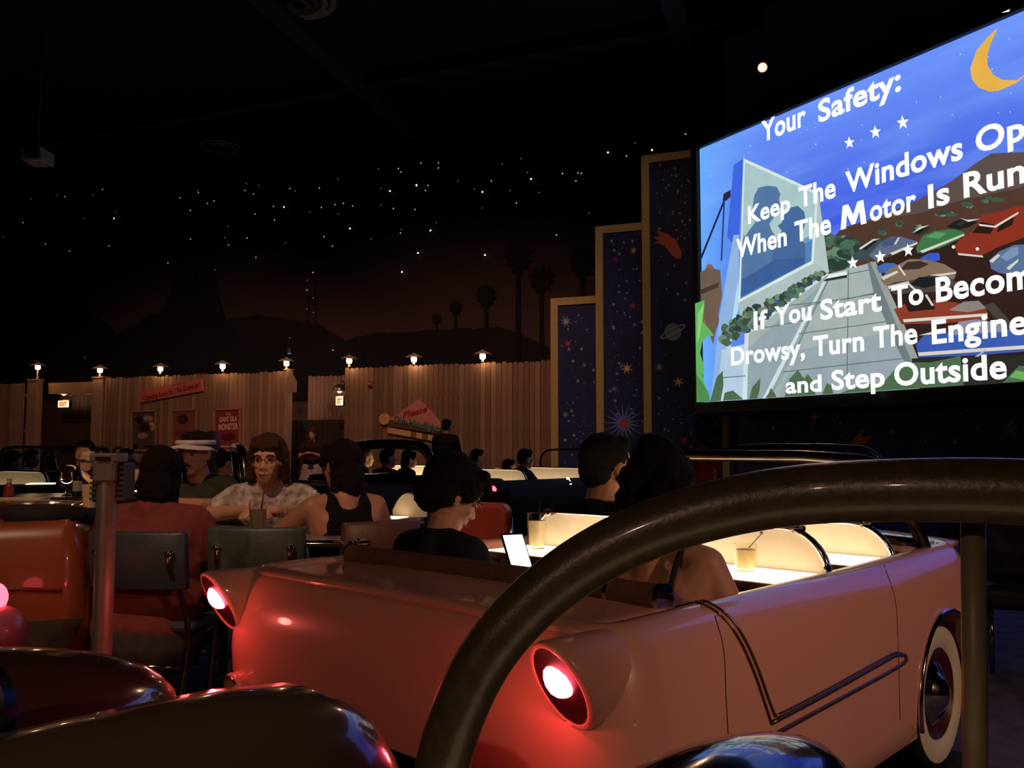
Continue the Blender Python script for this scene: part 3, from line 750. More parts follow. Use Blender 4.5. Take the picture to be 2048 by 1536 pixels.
# parked cars in the picture
def pcar(body, glass, c, gc, hl=None):
    spoly(body, c, 'picture_car')
    for gpoly in glass: spoly(gpoly, gc, 'picture_car_glass')
    for h in hl or (): spoly(h, 'd8d4c8', 'picture_chrome')
pcar([(1712, 515), (1730, 498), (1760, 482), (1790, 478), (1792, 490), (1770, 508), (1745, 520), (1714, 526)], [[(1730, 499), (1752, 484), (1764, 484), (1742, 502)]], '3c4c50', '1c2426', [[(1728, 498), (1756, 480), (1770, 479), (1758, 483), (1731, 501)]])
pcar([(1748, 512), (1770, 488), (1790, 476), (1812, 475), (1846, 485), (1830, 498), (1790, 510), (1762, 524)], [[(1770, 492), (1785, 478), (1808, 476), (1798, 490), (1780, 496)]], '5d6a84', '46597c', [[(1798, 490), (1806, 477), (1810, 477), (1802, 491)], [(1790, 508), (1844, 486), (1846, 489), (1795, 512)]])
pcar([(1834, 470), (1850, 456), (1868, 452), (1872, 460), (1850, 474)], [[(1840, 466), (1852, 458), (1862, 458), (1848, 470)]], '2c3630', '141c18', [[(1834, 469), (1850, 456), (1870, 452), (1852, 460)]])
pcar([(1842, 500), (1856, 474), (1880, 464), (1920, 460), (1942, 468), (1930, 480), (1890, 498), (1846, 508)], [[(1862, 476), (1882, 466), (1904, 468), (1888, 480)]], '3f7848', '5a9a64', [[(1850, 504), (1938, 470), (1940, 473), (1856, 508)]])
pcar([(1904, 456), (1918, 446), (1934, 440), (1966, 446), (1950, 456), (1926, 462)], [[(1922, 452), (1934, 444), (1944, 446), (1932, 454)]], '20201e', '343434', [[(1930, 438), (1945, 442), (1972, 440), (1948, 446)]])
pcar([(1918, 494), (1932, 480), (1958, 462), (1975, 432), (2010, 426), (2048, 414), (2080, 420), (2080, 470), (2010, 495), (1976, 512), (1926, 508)], [[(1955, 468), (1972, 446), (2002, 452), (1992, 470)], [(2004, 468), (2010, 448), (2040, 436), (2036, 452)]], '8a3222', '2e1c18', [[(1968, 450), (2000, 454), (2048, 426), (2048, 430), (2002, 458), (1970, 454)], [(1926, 508), (1976, 513), (1978, 517), (1928, 512)]])
for c in ((1918, 496), (1966, 500)): spoly(star_poly(c[0], c[1], 3.6, 3.2, 8), 'f4f0e4', 'picture_chrome')
pcar([(1990, 522), (2010, 505), (2040, 492), (2090, 490), (2090, 560), (2010, 548), (1994, 540)], [[(2012, 516), (2034, 498), (2048, 496), (2048, 512), (2024, 524)]], '5a7298', '7a92b4', [[(1990, 524), (2008, 510), (2012, 513), (1996, 528)], [(2024, 538), (2048, 520), (2048, 525), (2030, 542)]])
pcar([(1764, 536), (1780, 528), (1800, 528), (1812, 536), (1800, 546), (1770, 548)], [], '4868b0', '222')
pcar([(1852, 518), (1870, 508), (1890, 508), (1892, 522), (1870, 528)], [], '3a5cc8', '222')
pcar([(1772, 560), (1790, 540), (1830, 520), (1860, 520), (1900, 530), (1925, 545), (1920, 560), (1860, 570), (1780, 572)], [[(1810, 542), (1826, 526), (1852, 524), (1870, 530), (1850, 540)]], '86705c', '3c302a', [[(1774, 556), (1806, 543), (1808, 547), (1778, 562)], [(1870, 552), (1924, 546), (1924, 549), (1872, 557)], [(1810, 532), (1824, 552), (1820, 553), (1808, 535)]])
pcar([(1784, 575), (1800, 566), (1836, 562), (1870, 552), (1910, 556), (1930, 570), (1900, 585), (1800, 590)], [[(1832, 570), (1850, 556), (1884, 556), (1900, 568), (1860, 578)]], '4c4440', '1e2024', [[(1828, 566), (1846, 582), (1842, 584), (1826, 569)], [(1786, 574), (1830, 564), (1830, 567), (1790, 580)]])
pcar([(1800, 620), (1830, 605), (1870, 600), (1920, 606), (1985, 620), (1990, 640), (1900, 648), (1815, 650)], [[(1812, 590), (1850, 585), (1878, 600), (1882, 620), (1830, 625)]], '8a3c2a', '2a1c1a', [[(1818, 640), (1988, 628), (1986, 634), (1820, 646)], [(1866, 590), (1880, 612), (1876, 614), (1862, 592)]])
spoly([(1910, 622), (1940, 605), (1970, 603), (1985, 618), (1950, 626)], '8c8480', 'picture_car_glass')
pcar([(1844, 690), (1860, 672), (1890, 668), (2000, 660), (2090, 660), (2090, 702), (1960, 712), (1850, 716)], [[(1910, 672), (1930, 645), (1965, 640), (2010, 648), (2030, 664)]], '3c5cb0', '8c8ca4', [[(1848, 706), (2090, 690), (2090, 697), (1850, 713)], [(1850, 672), (1880, 664), (1900, 664), (1880, 670)]])
spoly([(1960, 716), (1986, 698), (1984, 703), (1966, 718)], 'a8b0bc', 'picture_chrome')
spoly([(1836, 718), (2060, 712), (2400, 690), (2400, 900), (1840, 800)], '2c2c26', 'picture_lot')
# foreground plants
def zz(pts): return [(1380 + x / 3.066, 380 + y / 3.066) for x, y in pts]
spoly(zz([(62, 700), (125, 680), (122, 740), (112, 810), (150, 850), (185, 898), (140, 900), (112, 925), (98, 1000), (125, 1100), (112, 1140), (138, 1230), (150, 1310), (70, 1310)]), '62b45c', 'picture_leaf')
spoly(zz([(85, 760), (122, 700), (110, 800), (95, 900), (80, 940)]), '8ad07a', 'picture_leaf')
spoly(zz([(70, 1130), (150, 1240), (160, 1320), (70, 1320)]), '4f8a4c', 'picture_leaf')
for leaf in ([(160, 1310), (200, 1150), (238, 1110), (242, 1200), (225, 1300)], [(240, 1310), (250, 1245), (300, 1230), (365, 1290), (370, 1310)], [(400, 1310), (420, 1210), (470, 1155), (465, 1230), (450, 1300)], [(500, 1305), (520, 1250), (535, 1215), (565, 1260), (570, 1300)],
             [(620, 1290), (650, 1160), (700, 1105), (740, 1160), (760, 1130), (800, 1180), (810, 1280)], [(850, 1270), (880, 1185), (905, 1200), (920, 1265)], [(960, 1270), (1090, 1200), (1230, 1180), (1290, 1110), (1400, 1060), (1520, 1060), (1700, 1020), (1720, 1240), (1300, 1260)], [(1960, 1220), (2010, 1130), (2060, 1080), (2200, 1100), (2200, 1200)]):
    spoly(zz(leaf), '4f6c4c', 'picture_leaf')
spoly(zz([(2000, 1150), (2040, 1110), (2100, 1120), (2100, 1170)]), '6cb05c', 'picture_leaf')
# moon, stars
moon = [(1725, 155), (1650, 225), (1560, 330), (1512, 470), (1525, 550), (1580, 615), (1660, 645), (1740, 635), (1874, 575), (1990, 470), (1874, 558), (1760, 555), (1690, 515), (1645, 440), (1645, 370), (1665, 290)]
spoly([(1560 + x / 3.84, 20 + y / 3.84) for x, y in moon], 'e8b44c', 'picture_moon')
for (x, y, R_) in ((1712, 289, 13), (1764, 268, 14), (1819, 249, 15), (1719, 528, 14), (1774, 516, 14), (1830, 503, 14)):
    spoly(star_poly(x, y, R_, R_ * .42, 5, -math.pi / 2 - .1, .85), 'f6f8f4', 'picture_star', 1.1, var=0)
R = random.Random(21)
for i in range(40):
    x, y = R.uniform(1410, 2040), R.uniform(60, 400)
    if y > 420 - (x - 1400) * .2 or y < 320 - (x - 1400) * .42: continue
    spoly(star_poly(x, y, R.choice((1.2, 1.6, 2.2)), 1.0, 5), 'b8dcff', 'picture_speck', var=0)
spoly([(2019, 24), (2035, 17), (2034, 30), (2021, 32)], 'ffffff', 'picture_letter', var=0)
# lettering
wm = EM('picture_lettering', 'fafcff', 1.15)
CAPH = None
def word(body, x0, y0, x1, y1, hpx):
    LAY[0] += 1; y = .028 - LAY[0] * .0006
    a = S(x0, y0); b_ = S(x1, y1); h = S(x0, y0 - hpx)[1] - a[1]
    me = text_mesh(body, 1.0, .028, 0, 'LEFT', 1.04)
    xs = [v.co.x for v in me.vertices]; mn, mxx = min(xs), max(xs)
    sx = (b_[0] - a[0]) / (mxx - mn); sy = h / .77
    for v in me.vertices: v.co = Vector((a[0] + (v.co.x - mn) * sx, y, a[1] + (v.co.y + .02) * sy))
    me.materials.append(wm); return link('picture_word', me, None, scr, False)
for a in (('Your', 1538, 289, 1627, 262, 44), ('Safety:', 1652, 250, 1818, 196, 46), ('Keep', 1511, 451, 1596, 430, 37), ('The', 1613, 419, 1687, 396, 43), ('Windows', 1707, 391, 1942, 322, 46),
          ('Open', 1968, 312, 2148, 258, 52), ('When', 1488, 519, 1589, 493, 40), ('The', 1605, 488, 1678, 468, 44), ('otor', 1756, 447, 1849, 420, 46), ('Is', 1873, 421, 1916, 410, 50), ('Running', 1944, 400, 2230, 330, 52),
          ('If', 1523, 662, 1551, 656, 39), ('You', 1565, 653, 1639, 640, 40), ('Start', 1657, 642, 1780, 618, 42), ('To', 1800, 619, 1864, 608, 46), ('Become', 1889, 607, 2125, 570, 52),
          ('Drowsy,', 1478, 732, 1626, 712, 38), ('Turn', 1643, 714, 1745, 700, 42), ('The', 1764, 698, 1852, 684, 45), ('Engine', 1881, 690, 2072, 660, 50),
          ('and', 1588, 788, 1660, 780, 34), ('Step', 1680, 781, 1787, 772, 41), ('Outside', 1806, 773, 2031, 748, 48)):
    word(*a)

a = S(1698, 463); b_ = S(1750, 449); hM = S(1698, 463 - 47)[1] - a[1]
LAY[0] += 1
spoly(None, '', 'picture_letter', mat=wm, uv=[(a[0] + (b_[0] - a[0]) * x, a[1] + hM * y) for x, y in ((0, 0), (.1, 1), (.32, 1), (.5, .5), (.68, 1), (.9, 1), (1, 0), (.79, 0), (.74, .58), (.57, .1), (.43, .1), (.26, .58), (.21, 0))])

# ------------------------------------------------------------------ ceiling fixtures
vent = M('vent_white', '857d74', .6)
def diffuser(px, py, R_, label):
    c = atz(px, py, CEIL - .02)
    r = thing('ceiling_diffuser', label, 'vent', c, 0, 'round ceiling diffusers')
    for k, f in enumerate((1.0, .78, .56, .34)):
        MB().lathe([(R_ * f, -.02 - .03 * k), (R_ * (f - .03), -.06 - .03 * k), (R_ * (f - .16), -.02 - .03 * k), (R_ * (f - .14), .0)], 28, ring=True).build('ring', vent if k < 2 else M('vent_brown', '4a3c32', .6), r, sharp=40)
diffuser(597, -2, .62, 'round ceiling air diffuser at the top edge')
diffuser(440, 292, .5, 'faint round ceiling air diffuser above the stars')
def spot_fixture(p, t, label, lit=None, s=1.0):
    p = Vector(p); t = Vector(t); d = (t - p).normalized()
    r = thing('ceiling_spotlight', label, 'spotlight', (p.x, p.y, CEIL), 0, 'ceiling spotlights')
    q = p - Vector((p.x, p.y, CEIL))
    can = M('black_can', '1a1816', .5)
    rot = d.to_track_quat('-Z', 'Y').to_matrix().to_4x4()
    mt = Matrix.Translation(q) @ rot
    MB().lathe([(.06 * s, .28 * s), (.1 * s, .25 * s), (.11 * s, .06 * s), (.11 * s, .03 * s), (.1 * s, .03 * s), (.09 * s, .2 * s), (.02, .2 * s)], 18, mt).build('can', can, r, sharp=40)
    MB().lathe([(.085 * s, .07 * s), (.085 * s, .085 * s)], 16, mt).build('lens', EM('spot_lens' if lit is None else 'spot_lens_lit', 'ffcaa0' if lit is None else 'ff9a62', 2.0 if lit is None else lit), r)
    MB().tube([(0, 0, 0), (0, 0, q.z + .2 * s)] if p.z > 5 else [(0, 0, -CEIL), (0, 0, q.z)], .02, 8).build('stem', can, r, True)
for i, (p, t, e, c, k) in enumerate(FILL_SPOTS):
    lbl = ('added ceiling fill spotlight behind the viewer on the left', 'added fill floodlight on a tall stand behind the viewer on the right', 'added ceiling fill spotlight aimed at the fence from the middle of the hall', 'added ceiling fill spotlight aimed at the far left of the fence', 'added ceiling fill spotlight aimed at the stepped star panels', 'added fill floodlight on a tall stand behind the viewer on the left')[i]
    pv = Vector(p); dv = (Vector(t) - pv).normalized()
    spot_fixture(pv - dv * .05, t, lbl)
p = at(1525, 135, 13.5); spot_fixture(p, (0, 0, 1.0), 'glowing orange ceiling spotlight left of the screen top', 7.0, .8)
l = lamp('spot_beam', 'SPOT', p - Vector((0, .25, .12)), 120, (1, .5, .28), .05, (0, 2.5, .6), 40, .9)
p = at(75, 314, 13)
r = thing('ceiling_projector', 'small grey projector housing hanging near the upper left edge', 'projector', (p.x, p.y, CEIL))
z = p.z - CEIL
MB().box((-.16, -.2, z - .1), (.16, .2, z + .1)).build('housing', M('projector_grey', '8c8584', .5, var=.3, scale=6), r, bev=.02)
MB().lathe([(.09, .0), (.09, .05), (.07, .05), (.06, .01)], 16, Matrix.Translation((.05, -.2, z)) @ Matrix.Rotation(math.pi / 2, 4, 'X')).build('lens', M('projector_dark', '3a3838', .15), r, sharp=40)
MB().tube([(0, 0, 0), (0, 0, z + .1)], .02, 8).build('drop_pole', M('black_can'), r, True)
c = at(1475, 258, 15.6)
r = thing('wall_box', 'small dark purple box above the left screen corner', 'box', c, math.atan2(D1.y, D1.x))
MB().box((-.25, 0, -.15), (.3, .3, .2)).build('case', M('box_purple', '3a3066', .6), r, bev=.02)
# ================================================================== convertible booths (cars)
def rrect(L, W, rr, rf, n=9):
    """plan outline of a car body with outward normals, counter-clockwise from the rear right"""
    P = []
    def arc(cx, cy, r, a0, a1):
        for k in range(n + 1):
            a = math.radians(a0 + (a1 - a0) * k / n); P.append((Vector((cx + r * math.cos(a), cy + r * math.sin(a))), Vector((math.cos(a), math.sin(a)))))
    def seg(p, q, nrm, m):
        for k in range(1, m): P.append((Vector(p).lerp(Vector(q), k / m), Vector(nrm)))
    arc(rr, -W + rr, rr, 180, 270); seg((rr, -W), (L - rf, -W), (0, -1), 26)
    arc(L - rf, -W + rf, rf, 270, 360); seg((L, -W + rf), (L, W - rf), (1, 0), 10)
    arc(L - rf, W - rf, rf, 0, 90); seg((L - rf, W), (rr, W), (0, 1), 26)
    arc(rr, W - rr, rr, 90, 180); seg((0, W - rr), (0, -W + rr), (-1, 0), 12)
    return P
PROF = [(-.035, 0), (-.008, .04), (0, .16), (.006, .4), (.002, .62), (-.01, .78), (-.03, .90), (-.055, .965), (-.085, 1.0), (-.115, .995), (-.135, .965), (-.145, .9), (-.145, .06), (-.10, 0)]
def lathe_y(b, prof, c, seg=28, sgn=1):
    """lathe about the car's y axis"""
    mt = Matrix.Translation(c) @ Matrix.Rotation(-sgn * math.pi / 2, 4, 'X') if sgn < 0 else Matrix.Translation(c) @ Matrix.Rotation(math.pi / 2 * -1, 4, 'X')
    return b.lathe(prof, seg, mt)
PAINTMAT = {}
def car(label, loc, rz, paint_col, L=2.75, W=.78, belt=.78, panels=(1.3,), dash=None, wind=None, pods=True, wheels=True,
        seat='5a4438', group='convertible booths', front_wheel=2.13, light=4.2, cowl=None, tail=34.0, cz=.69, wz=1.12, deck=.42, counters=True, simple=False, wr=.024, seats=True, rf=.3, name='convertible_car'):
    r = thing(name, label, 'car', loc, rz, group)
    pm = M('car_paint_' + paint_col, paint_col, .75 if simple else .32, 0, 0.0 if simple else .8, var=.03, scale=3)
    P = rrect(L, W, .155, rf)
    def bz(x): return belt + .03 * max(0, (x - L * .55) / L)
    rings = []
    for (p, n) in P:
        zb = .2 + .2 * max(0, -n.x)
        rings.append([Vector((p.x + n.x * o, p.y + n.y * o, zb + f * (bz(p.x) - zb))) for o, f in PROF])
    b = MB(); b.loft(rings + [rings[0]], True, False)
    bd = b.build('body_shell', pm, r, True)
    bm = bmesh.new(); bm.from_mesh(bd.data); bmesh.ops.remove_doubles(bm, verts=bm.verts, dist=1e-4); bmesh.ops.recalc_face_normals(bm, faces=bm.faces); bm.to_mesh(bd.data); bm.free()
    if wheels:
        cut = MB()
        for s in (-1, 1):
            cut.tube([(front_wheel, s * (W - .3), .305), (front_wheel, s * (W + .2), .305)], .285, 32)
        co = cut.build('cut', None, r); bpy.context.view_layer.update()
        m = bd.modifiers.new('arch', 'BOOLEAN'); m.object = co; m.operation = 'DIFFERENCE'; m.solver = 'EXACT'
        evaluated(bd); bpy.data.objects.remove(co)
        autosmooth(bd.data, 45); bd.data.polygons.foreach_set('use_smooth', [True] * len(bd.data.polygons))
        tyre = M('tyre_black', '15130f', .8, var=.2); ww = M('whitewall_cream', 'cdbfa6', .6, var=.08)
        for s in (-1, 1):
            for wx in (front_wheel,) if not simple else ():
                wh = thing('wheel', None, None, (wx, s * (W - .10), .305)); wh.parent = r; wh.scale = (.925, 1, .925); del_cat(wh)
                sg = s
                def lt(prof, nm, mat, sh=35, ring=True):
                    mt = Matrix.Rotation(-sg * math.pi / 2, 4, 'X')
                    MB().lathe(prof, 36, mt, ring).build(nm, mat, wh, sharp=sh)
                lt([(.16, -.08), (.24, -.08), (.262, -.05), (.265, 0), (.262, .05), (.25, .072), (.235, .078), (.16, .06)], 'tyre', tyre)
                lt([(.243, .077), (.225, .083), (.185, .082), (.165, .07), (.165, .06), (.243, .06)], 'whitewall', ww)
                lt([(.165, .06), (.16, .074), (.15, .066), (.13, .05), (.11, .04), (.165, .03)], 'rim', M('rim_maroon', '4a1f18', .35, .2))
                lt([(.12, .045), (.115, .06), (.09, .075), (.075, .072), (.06, .085), (.035, .1), (.012, .105), (.0005, .105), (.0005, .04)], 'hubcap', CHROME, 35, False)
            arc = [(front_wheel + .283 * math.cos(a), s * (W + .008), .305 + .283 * math.sin(a)) for a in [math.radians(-12 + 204 * k / 30) for k in range(31)]]
            MB().tube(arc, .009, 8).build('arch_trim', CHROME, r, True)
        MB().box((.15, -(W - .16), 0), (L - .12, W - .16, .058)).build('plinth', M('plinth_black', '0e0c0b', .8), r, bev=.01)
        for s in (-1, 1): MB().box((front_wheel - .22, s * (W - .1) - .1, 0), (front_wheel + .22, s * (W - .1) + .1, .058)).build('wheel_plinth', M('plinth_black'), r, bev=.01)
    # decks
    def deckgrid(x0, x1, nm, crown=.02, rise=0, mat=pm):
        V = []; F = []; nx, ny = 8, 18
        for i in range(nx + 1):
            x = x0 + (x1 - x0) * i / nx
            for j in range(ny + 1):
                y = -(W - .1) + 2 * (W - .1) * j / ny; u = abs(y) / (W - .1)
                V.append((x, y, bz(x) - .012 + crown * (1 - u ** 2.5) + rise * math.sin(math.pi * i / nx) * (1 - u ** 2)))
        for i in range(nx):
            for j in range(ny):
                a = i * (ny + 1) + j; F.append((a, a + ny + 1, a + ny + 2, a + 1))
        o = MB().add(V, F).build(nm, mat, r, True)
        m = o.modifiers.new('thick', 'SOLIDIFY'); m.thickness = .02; m.offset = -1
        return o
    if deck: deckgrid(.05, deck, 'boot_lid', .012)
    cw = cowl if cowl is not None else L - .75
    deckgrid(cw, L - .06, 'bonnet', .03, .02)
    MB().box((deck or .1, -(W - .15), .12), (cw, W - .15, .16)).build('floor_pan', M('car_floor', '1c1714', .9), r)
    sm = M('vinyl_' + seat, seat, .45, var=.12, scale=30, bump=.15, bscale=90)
    if deck:
        MB().box((deck - .02, -(W - .15), .14), (deck + .01, W - .15, bz(0) - .02)).build('boot_bulkhead', M('car_floor'), r)
    MB().box((cw - .01, -(W - .15), .14), (cw + .02, W - .15, bz(cw) - .02)).build('front_bulkhead', M('car_floor'), r)
    if seats:
        xs = ([deck] if deck else []) + [p + .02 for p in panels]
        for i, x in enumerate(xs):
            o = MB().box((x + .06, -(W - .16), .22), (x + .5, W - .16, .38)).build('seat_cushion', sm, r); bevel(o, .05, 4)
            o = MB().box((x + .015, -(W - .17), .34), (x + .11, W - .17, belt + (.02 if i == 0 else -.04))).build('seat_back', sm, r); bevel(o, .045, 4)
    # divider panels with lit counters
    pnm = M('divider_cream', 'd8cab4', .5, var=.05); lt_m = EM('counter_light_%g' % light, 'ffe0b6', light)
    def outline(x, y0, y1, z0, z1, rad, n=7):
        P_ = [(x, y0, z0)]
        for k in range(n + 1):
            a = math.radians(180 - 90 * k / n); P_.append((x, y0 + rad + rad * math.cos(a), z1 - rad + rad * math.sin(a)))
        for k in range(n + 1):
            a = math.radians(90 - 90 * k / n); P_.append((x, y1 - rad + rad * math.cos(a), z1 - rad + rad * math.sin(a)))
        P_.append((x, y1, z0)); return P_
    allp = [(p, .11) for p in panels] + ([(dash, .09)] if dash else [])
    for (x, hgt) in allp:
        y0, y1 = -(W - .155), W - .155
        ol = outline(x, y0, y1, .3, belt + hgt, .15)
        MB().prism(ol, (1, 0, 0), .03).build('divider_panel', pnm, r)
        e = catmull([Vector(q) + Vector((-.004, 0, 0)) for q in ol], 2)
        MB().tube(e, .011, 8).build('divider_trim', CHROME, r, True)
        if counters:
            c = MB().box((x - .28, y0 + .01, cz - .025), (x - .003, y1 - .01, cz)).build('counter', M('counter_edge', '8a6a4a', .5), r, bev=.006)
            MB().box((x - .272, y0 + .02, cz + .0005), (x - .012, y1 - .02, cz + .004)).build('light_box', lt_m, c)
    if wind:
        x = wind; y0 = -(W - .12); z0 = belt + .0
        pts = []
        rad = .2
        pts.append((x + .1, y0 - .02, z0 - .02)); pts.append((x + .06, y0, z0 + .08))
        for k in range(9):
            a = math.radians(180 - 90 * k / 8); pts.append((x + .03 - .03 * (k / 8), y0 + rad + rad * math.cos(a), wz - rad + rad * math.sin(a)))
        pts += [(x - .01, y, wz + .012) for y in (y0 * .4, 0, -y0 * .4)]
        for k in range(9):
            a = math.radians(90 - 90 * k / 8); pts.append((x + .03 * k / 8, -y0 - rad + rad * math.cos(a), wz - rad + rad * math.sin(a)))
        pts.append((x + .06, -y0, z0 + .08)); pts.append((x + .1, -y0 + .02, z0 - .02))
        MB().tube(pts, wr, 12).build('windshield_frame', M('frame_chrome_dark', '6a6258', .25, 1.0), r, True)
        MB().tube([(x + .08, y0, z0 + .02), (x + .06, 0, z0 + .05), (x + .08, -y0, z0 + .02)], wr * .7, 10).build('windshield_sill', M('frame_chrome_dark'), r, True)
    if pods:
        for s in (-1, 1):
            def ring(x, hw, hh, zc, yc, sl, n=24):
                return [Vector((x - sl * math.sin(2 * math.pi * k / n), yc + hw * math.cos(2 * math.pi * k / n), zc + hh * math.sin(2 * math.pi * k / n))) for k in range(n)]
            yc = s * (W - .10); zc = belt - .098
            R_ = [ring(1.1, .04, .06, zc + .01, s * (W - .12), 0), ring(.7, .062, .082, zc + .005, s * (W - .105), 0), ring(.3, .066, .088, zc, yc, .01), ring(.12, .068, .092, zc, yc, .03),
                  ring(0, .07, .096, zc, yc, .045), ring(-.035, .069, .096, zc, yc, .05), ring(-.046, .063, .09, zc, yc, .05), ring(-.044, .055, .082, zc, yc, .049)]
            pod = MB().loft(R_, True, False).build('tail_fin', pm, r, True)
            MB().loft([ring(-.044, .055, .082, zc, yc, .049), ring(-.02, .052, .078, zc, yc, .045), ring(.03, .047, .071, zc, yc, .03), ring(.034, .02, .03, zc, yc, .02)], True, True).build('lamp_recess', M('recess_dark', '2a0c0c', .4), pod)
            MB().lathe([(.04, 0), (.043, .02), (.037, .024), (.034, .006)], 20, Matrix.Translation((-.005, yc, zc + .02)) @ Matrix.Rotation(-math.pi / 2, 4, 'Y'), True).build('lamp_bezel', CHROME, pod, sharp=40)
            MB().ell((-.038, yc, zc + .022), (.038, .038, .044)).build('tail_lamp', EM('tail_lamp_%g' % tail, 'ff4a5c', tail), pod, True)
            tl = lamp('tail_glow', 'POINT', (0, 0, 0), tail * .026, (1, .12, .10), .02); tl.parent = r; tl.location = (-.17, yc * .95, zc - .02)
            # bumper port
            zb = .42; yb = s * (W - .17)
            R_ = [ring(.2, .03, .04, zb, yb, 0), ring(.05, .055, .06, zb, yb, .01), ring(-.02, .056, .062, zb, yb, .012), ring(-.03, .05, .056, zb, yb, .012), ring(-.025, .042, .048, zb, yb, .012), ring(.02, .038, .044, zb, yb, .01)]
            port = MB().loft(R_, True, True).build('bumper_port', pm, r, True)
            MB().tube([p for p in ring(-.03, .046, .052, zb, yb, .012)], .004, 6, closed=True).build('port_ring', CHROME, port, True)
    return r, bd
def del_cat(o):
    for k in ('label', 'category'):
        if k in o.keys(): del o[k]

H1 = math.radians(46.2)
main, mbody = car('coral pink convertible with two glowing red tail lamps in the centre', (-.366, 2.247, 0), H1, 'dd9c86', L=2.42, panels=(1.3,), dash=1.84, wind=1.9, seat='6a4a3a', cowl=1.92, wz=1.10, front_wheel=1.86, cz=.75, light=4.6)
bpy.context.view_layer.update()
# chrome side trim traced onto the body
MW = main.matrix_world.copy(); MI = MW.inverted()
bvh = BVHTree.FromPolygons([MW @ v.co for v in mbody.data.vertices], [tuple(p.vertices) for p in mbody.data.polygons])
def hit(px, py, lift=.002):
    d = ray(px, py).normalized(); h = bvh.ray_cast(CAM, d)
    if h[0] is None: return None
    n = h[1] if h[1].dot(d) < 0 else -h[1]
    return MI @ (h[0] + n * lift)
def stroke(pix, rad, name, mat, par, n=6, lift=.002):
    P = [hit(p.x, p.y, lift) for p in catmull([Vector((x, y, 0)) for x, y in pix], n)]
    P = [p for p in P if p is not None]
    if len(P) > 2: MB().tube(P, rad, 8).build(name, mat, par, True)
strim = M('side_trim_chrome', '6e5444', .25, .7)
A = [(1388, 1203), (1420, 1217), (1452, 1243), (1480, 1285), (1505, 1340), (1526, 1400), (1541, 1446)]
stroke(A, .0036, 'side_trim', strim, main)
stroke([(x + 9, y - 4) for x, y in A[:-1]] + [(1549, 1432)], .0036, 'side_trim', strim, main)
stroke([(1541, 1446), (1640, 1394), (1760, 1327), (1790, 1311), (1808, 1310)], .006, 'side_trim', strim, main)
stroke([(1549, 1432), (1640, 1385), (1760, 1319), (1790, 1305), (1810, 1309)], .003, 'side_trim', strim, main)
stroke([(1811, 1312), (1800, 1330), (1700, 1386), (1600, 1440), (1535, 1476), (1500, 1498)], .006, 'side_trim', strim, main)
seam = M('seam_dark', '2a1a14', .6)
stroke([(1430, 1232), (1447, 1300), (1452, 1400), (1458, 1500)], .0016, 'door_seam', seam, main, lift=0)
stroke([(1768, 1130), (1790, 1200), (1796, 1290), (1800, 1440)], .0016, 'door_seam', seam, main, lift=0)
# rolled hood cover behind the rear seat
vb = M('boot_roll_brown', '6a4a3c', .6, bump=.2, bscale=40)
MB().tube([(.40, y, .79) for y in (-.62, -.3, 0, .3, .62)], .034, 16).build('hood_roll', vb, main, sharp=60)
for y in (-.62, -.47, .62): MB().tube([(.40, y - .006, .79), (.40, y + .006, .79)], .037, 18).build('roll_band', CHROME, main, sharp=40)

# ---- other cars
FV = Vector((math.cos(H1), math.sin(H1), 0)); LV = Vector((-math.sin(H1), math.cos(H1), 0))
def origin_for(pt, xl, yl, rz):
    f = Vector((math.cos(rz), math.sin(rz), 0)); l = Vector((-math.sin(rz), math.cos(rz), 0))
    p = Vector((pt[0], pt[1], 0)) - f * xl - l * yl; return p
o = origin_for((.168, 10.5), .55, -.62, H1)
farc, _ = car('far convertible with two lit cream dividers between the fence and the star panels', o, H1, '14100e', L=3.0, panels=(.55, 1.7), wind=2.2, cowl=2.3, belt=.76, simple=True, wheels=False, light=2.2, tail=5, wz=1.10, wr=.014, seat='4a3a34', deck=.1)
o = origin_for((-.80, 8.5), 1.2, -.66, H1)
darkc, _ = car('dark convertible with a thick arched windshield frame behind the table', o, H1, '14100e', L=1.7, panels=(), wind=1.2, cowl=1.25, belt=.80, pods=False, wheels=False, simple=True, wr=.05, wz=1.16, seat='8a2e22')
burg, _ = car('dark red convertible beyond the arched windshield', origin_for((-1.05, 11.9), 1.25, -.5, H1), H1, '3a1a18', L=2.3, panels=(1.25,), wind=None, cowl=1.75, belt=.78, pods=False, wheels=False, simple=True, light=5)
o = origin_for((-1.85, 6.0), .6, -.62, math.radians(20))
archc, _ = car('convertible with a steep arched windshield between the capped man and the woman', o, math.radians(20), '2c2622', L=1.1, panels=(), wind=.6, cowl=.65, deck=None, belt=.78, pods=False, wheels=False, simple=True, wr=.034, wz=1.13)
o = origin_for((-1.64, 3.42), 2.5, -.78, math.radians(20))
orange, obody = car('orange convertible with a dark green side flash at the left edge', o, math.radians(20), '8e4a28', L=2.5, panels=(1.3,), belt=.85, pods=False, wheels=False, cowl=1.75, seat='3a2620', counters=False, rf=.1)
o = origin_for((-4.75, 9.0), 1.25, -.62, math.radians(58))
leftc, _ = car('far left convertible with a lit counter near the seated people', o, math.radians(58), '3c2c28', L=2.9, panels=(1.25,), wind=1.9, cowl=1.95, belt=.78, pods=False, wheels=False, simple=True, light=.9, wr=.02, wz=1.13)
o = origin_for((-6.3, 10.8), 1.25, -.62, math.radians(58))
leftd, _ = car('farthest left convertible in front of the plank fence', o, math.radians(58), '4a3430', L=2.9, panels=(1.25,), wind=1.9, cowl=1.95, belt=.78, pods=False, wheels=False, simple=True, light=1.0, wr=.02, wz=1.13)
o = origin_for((2.2, 6.2), 1.3, -.3, math.radians(50))
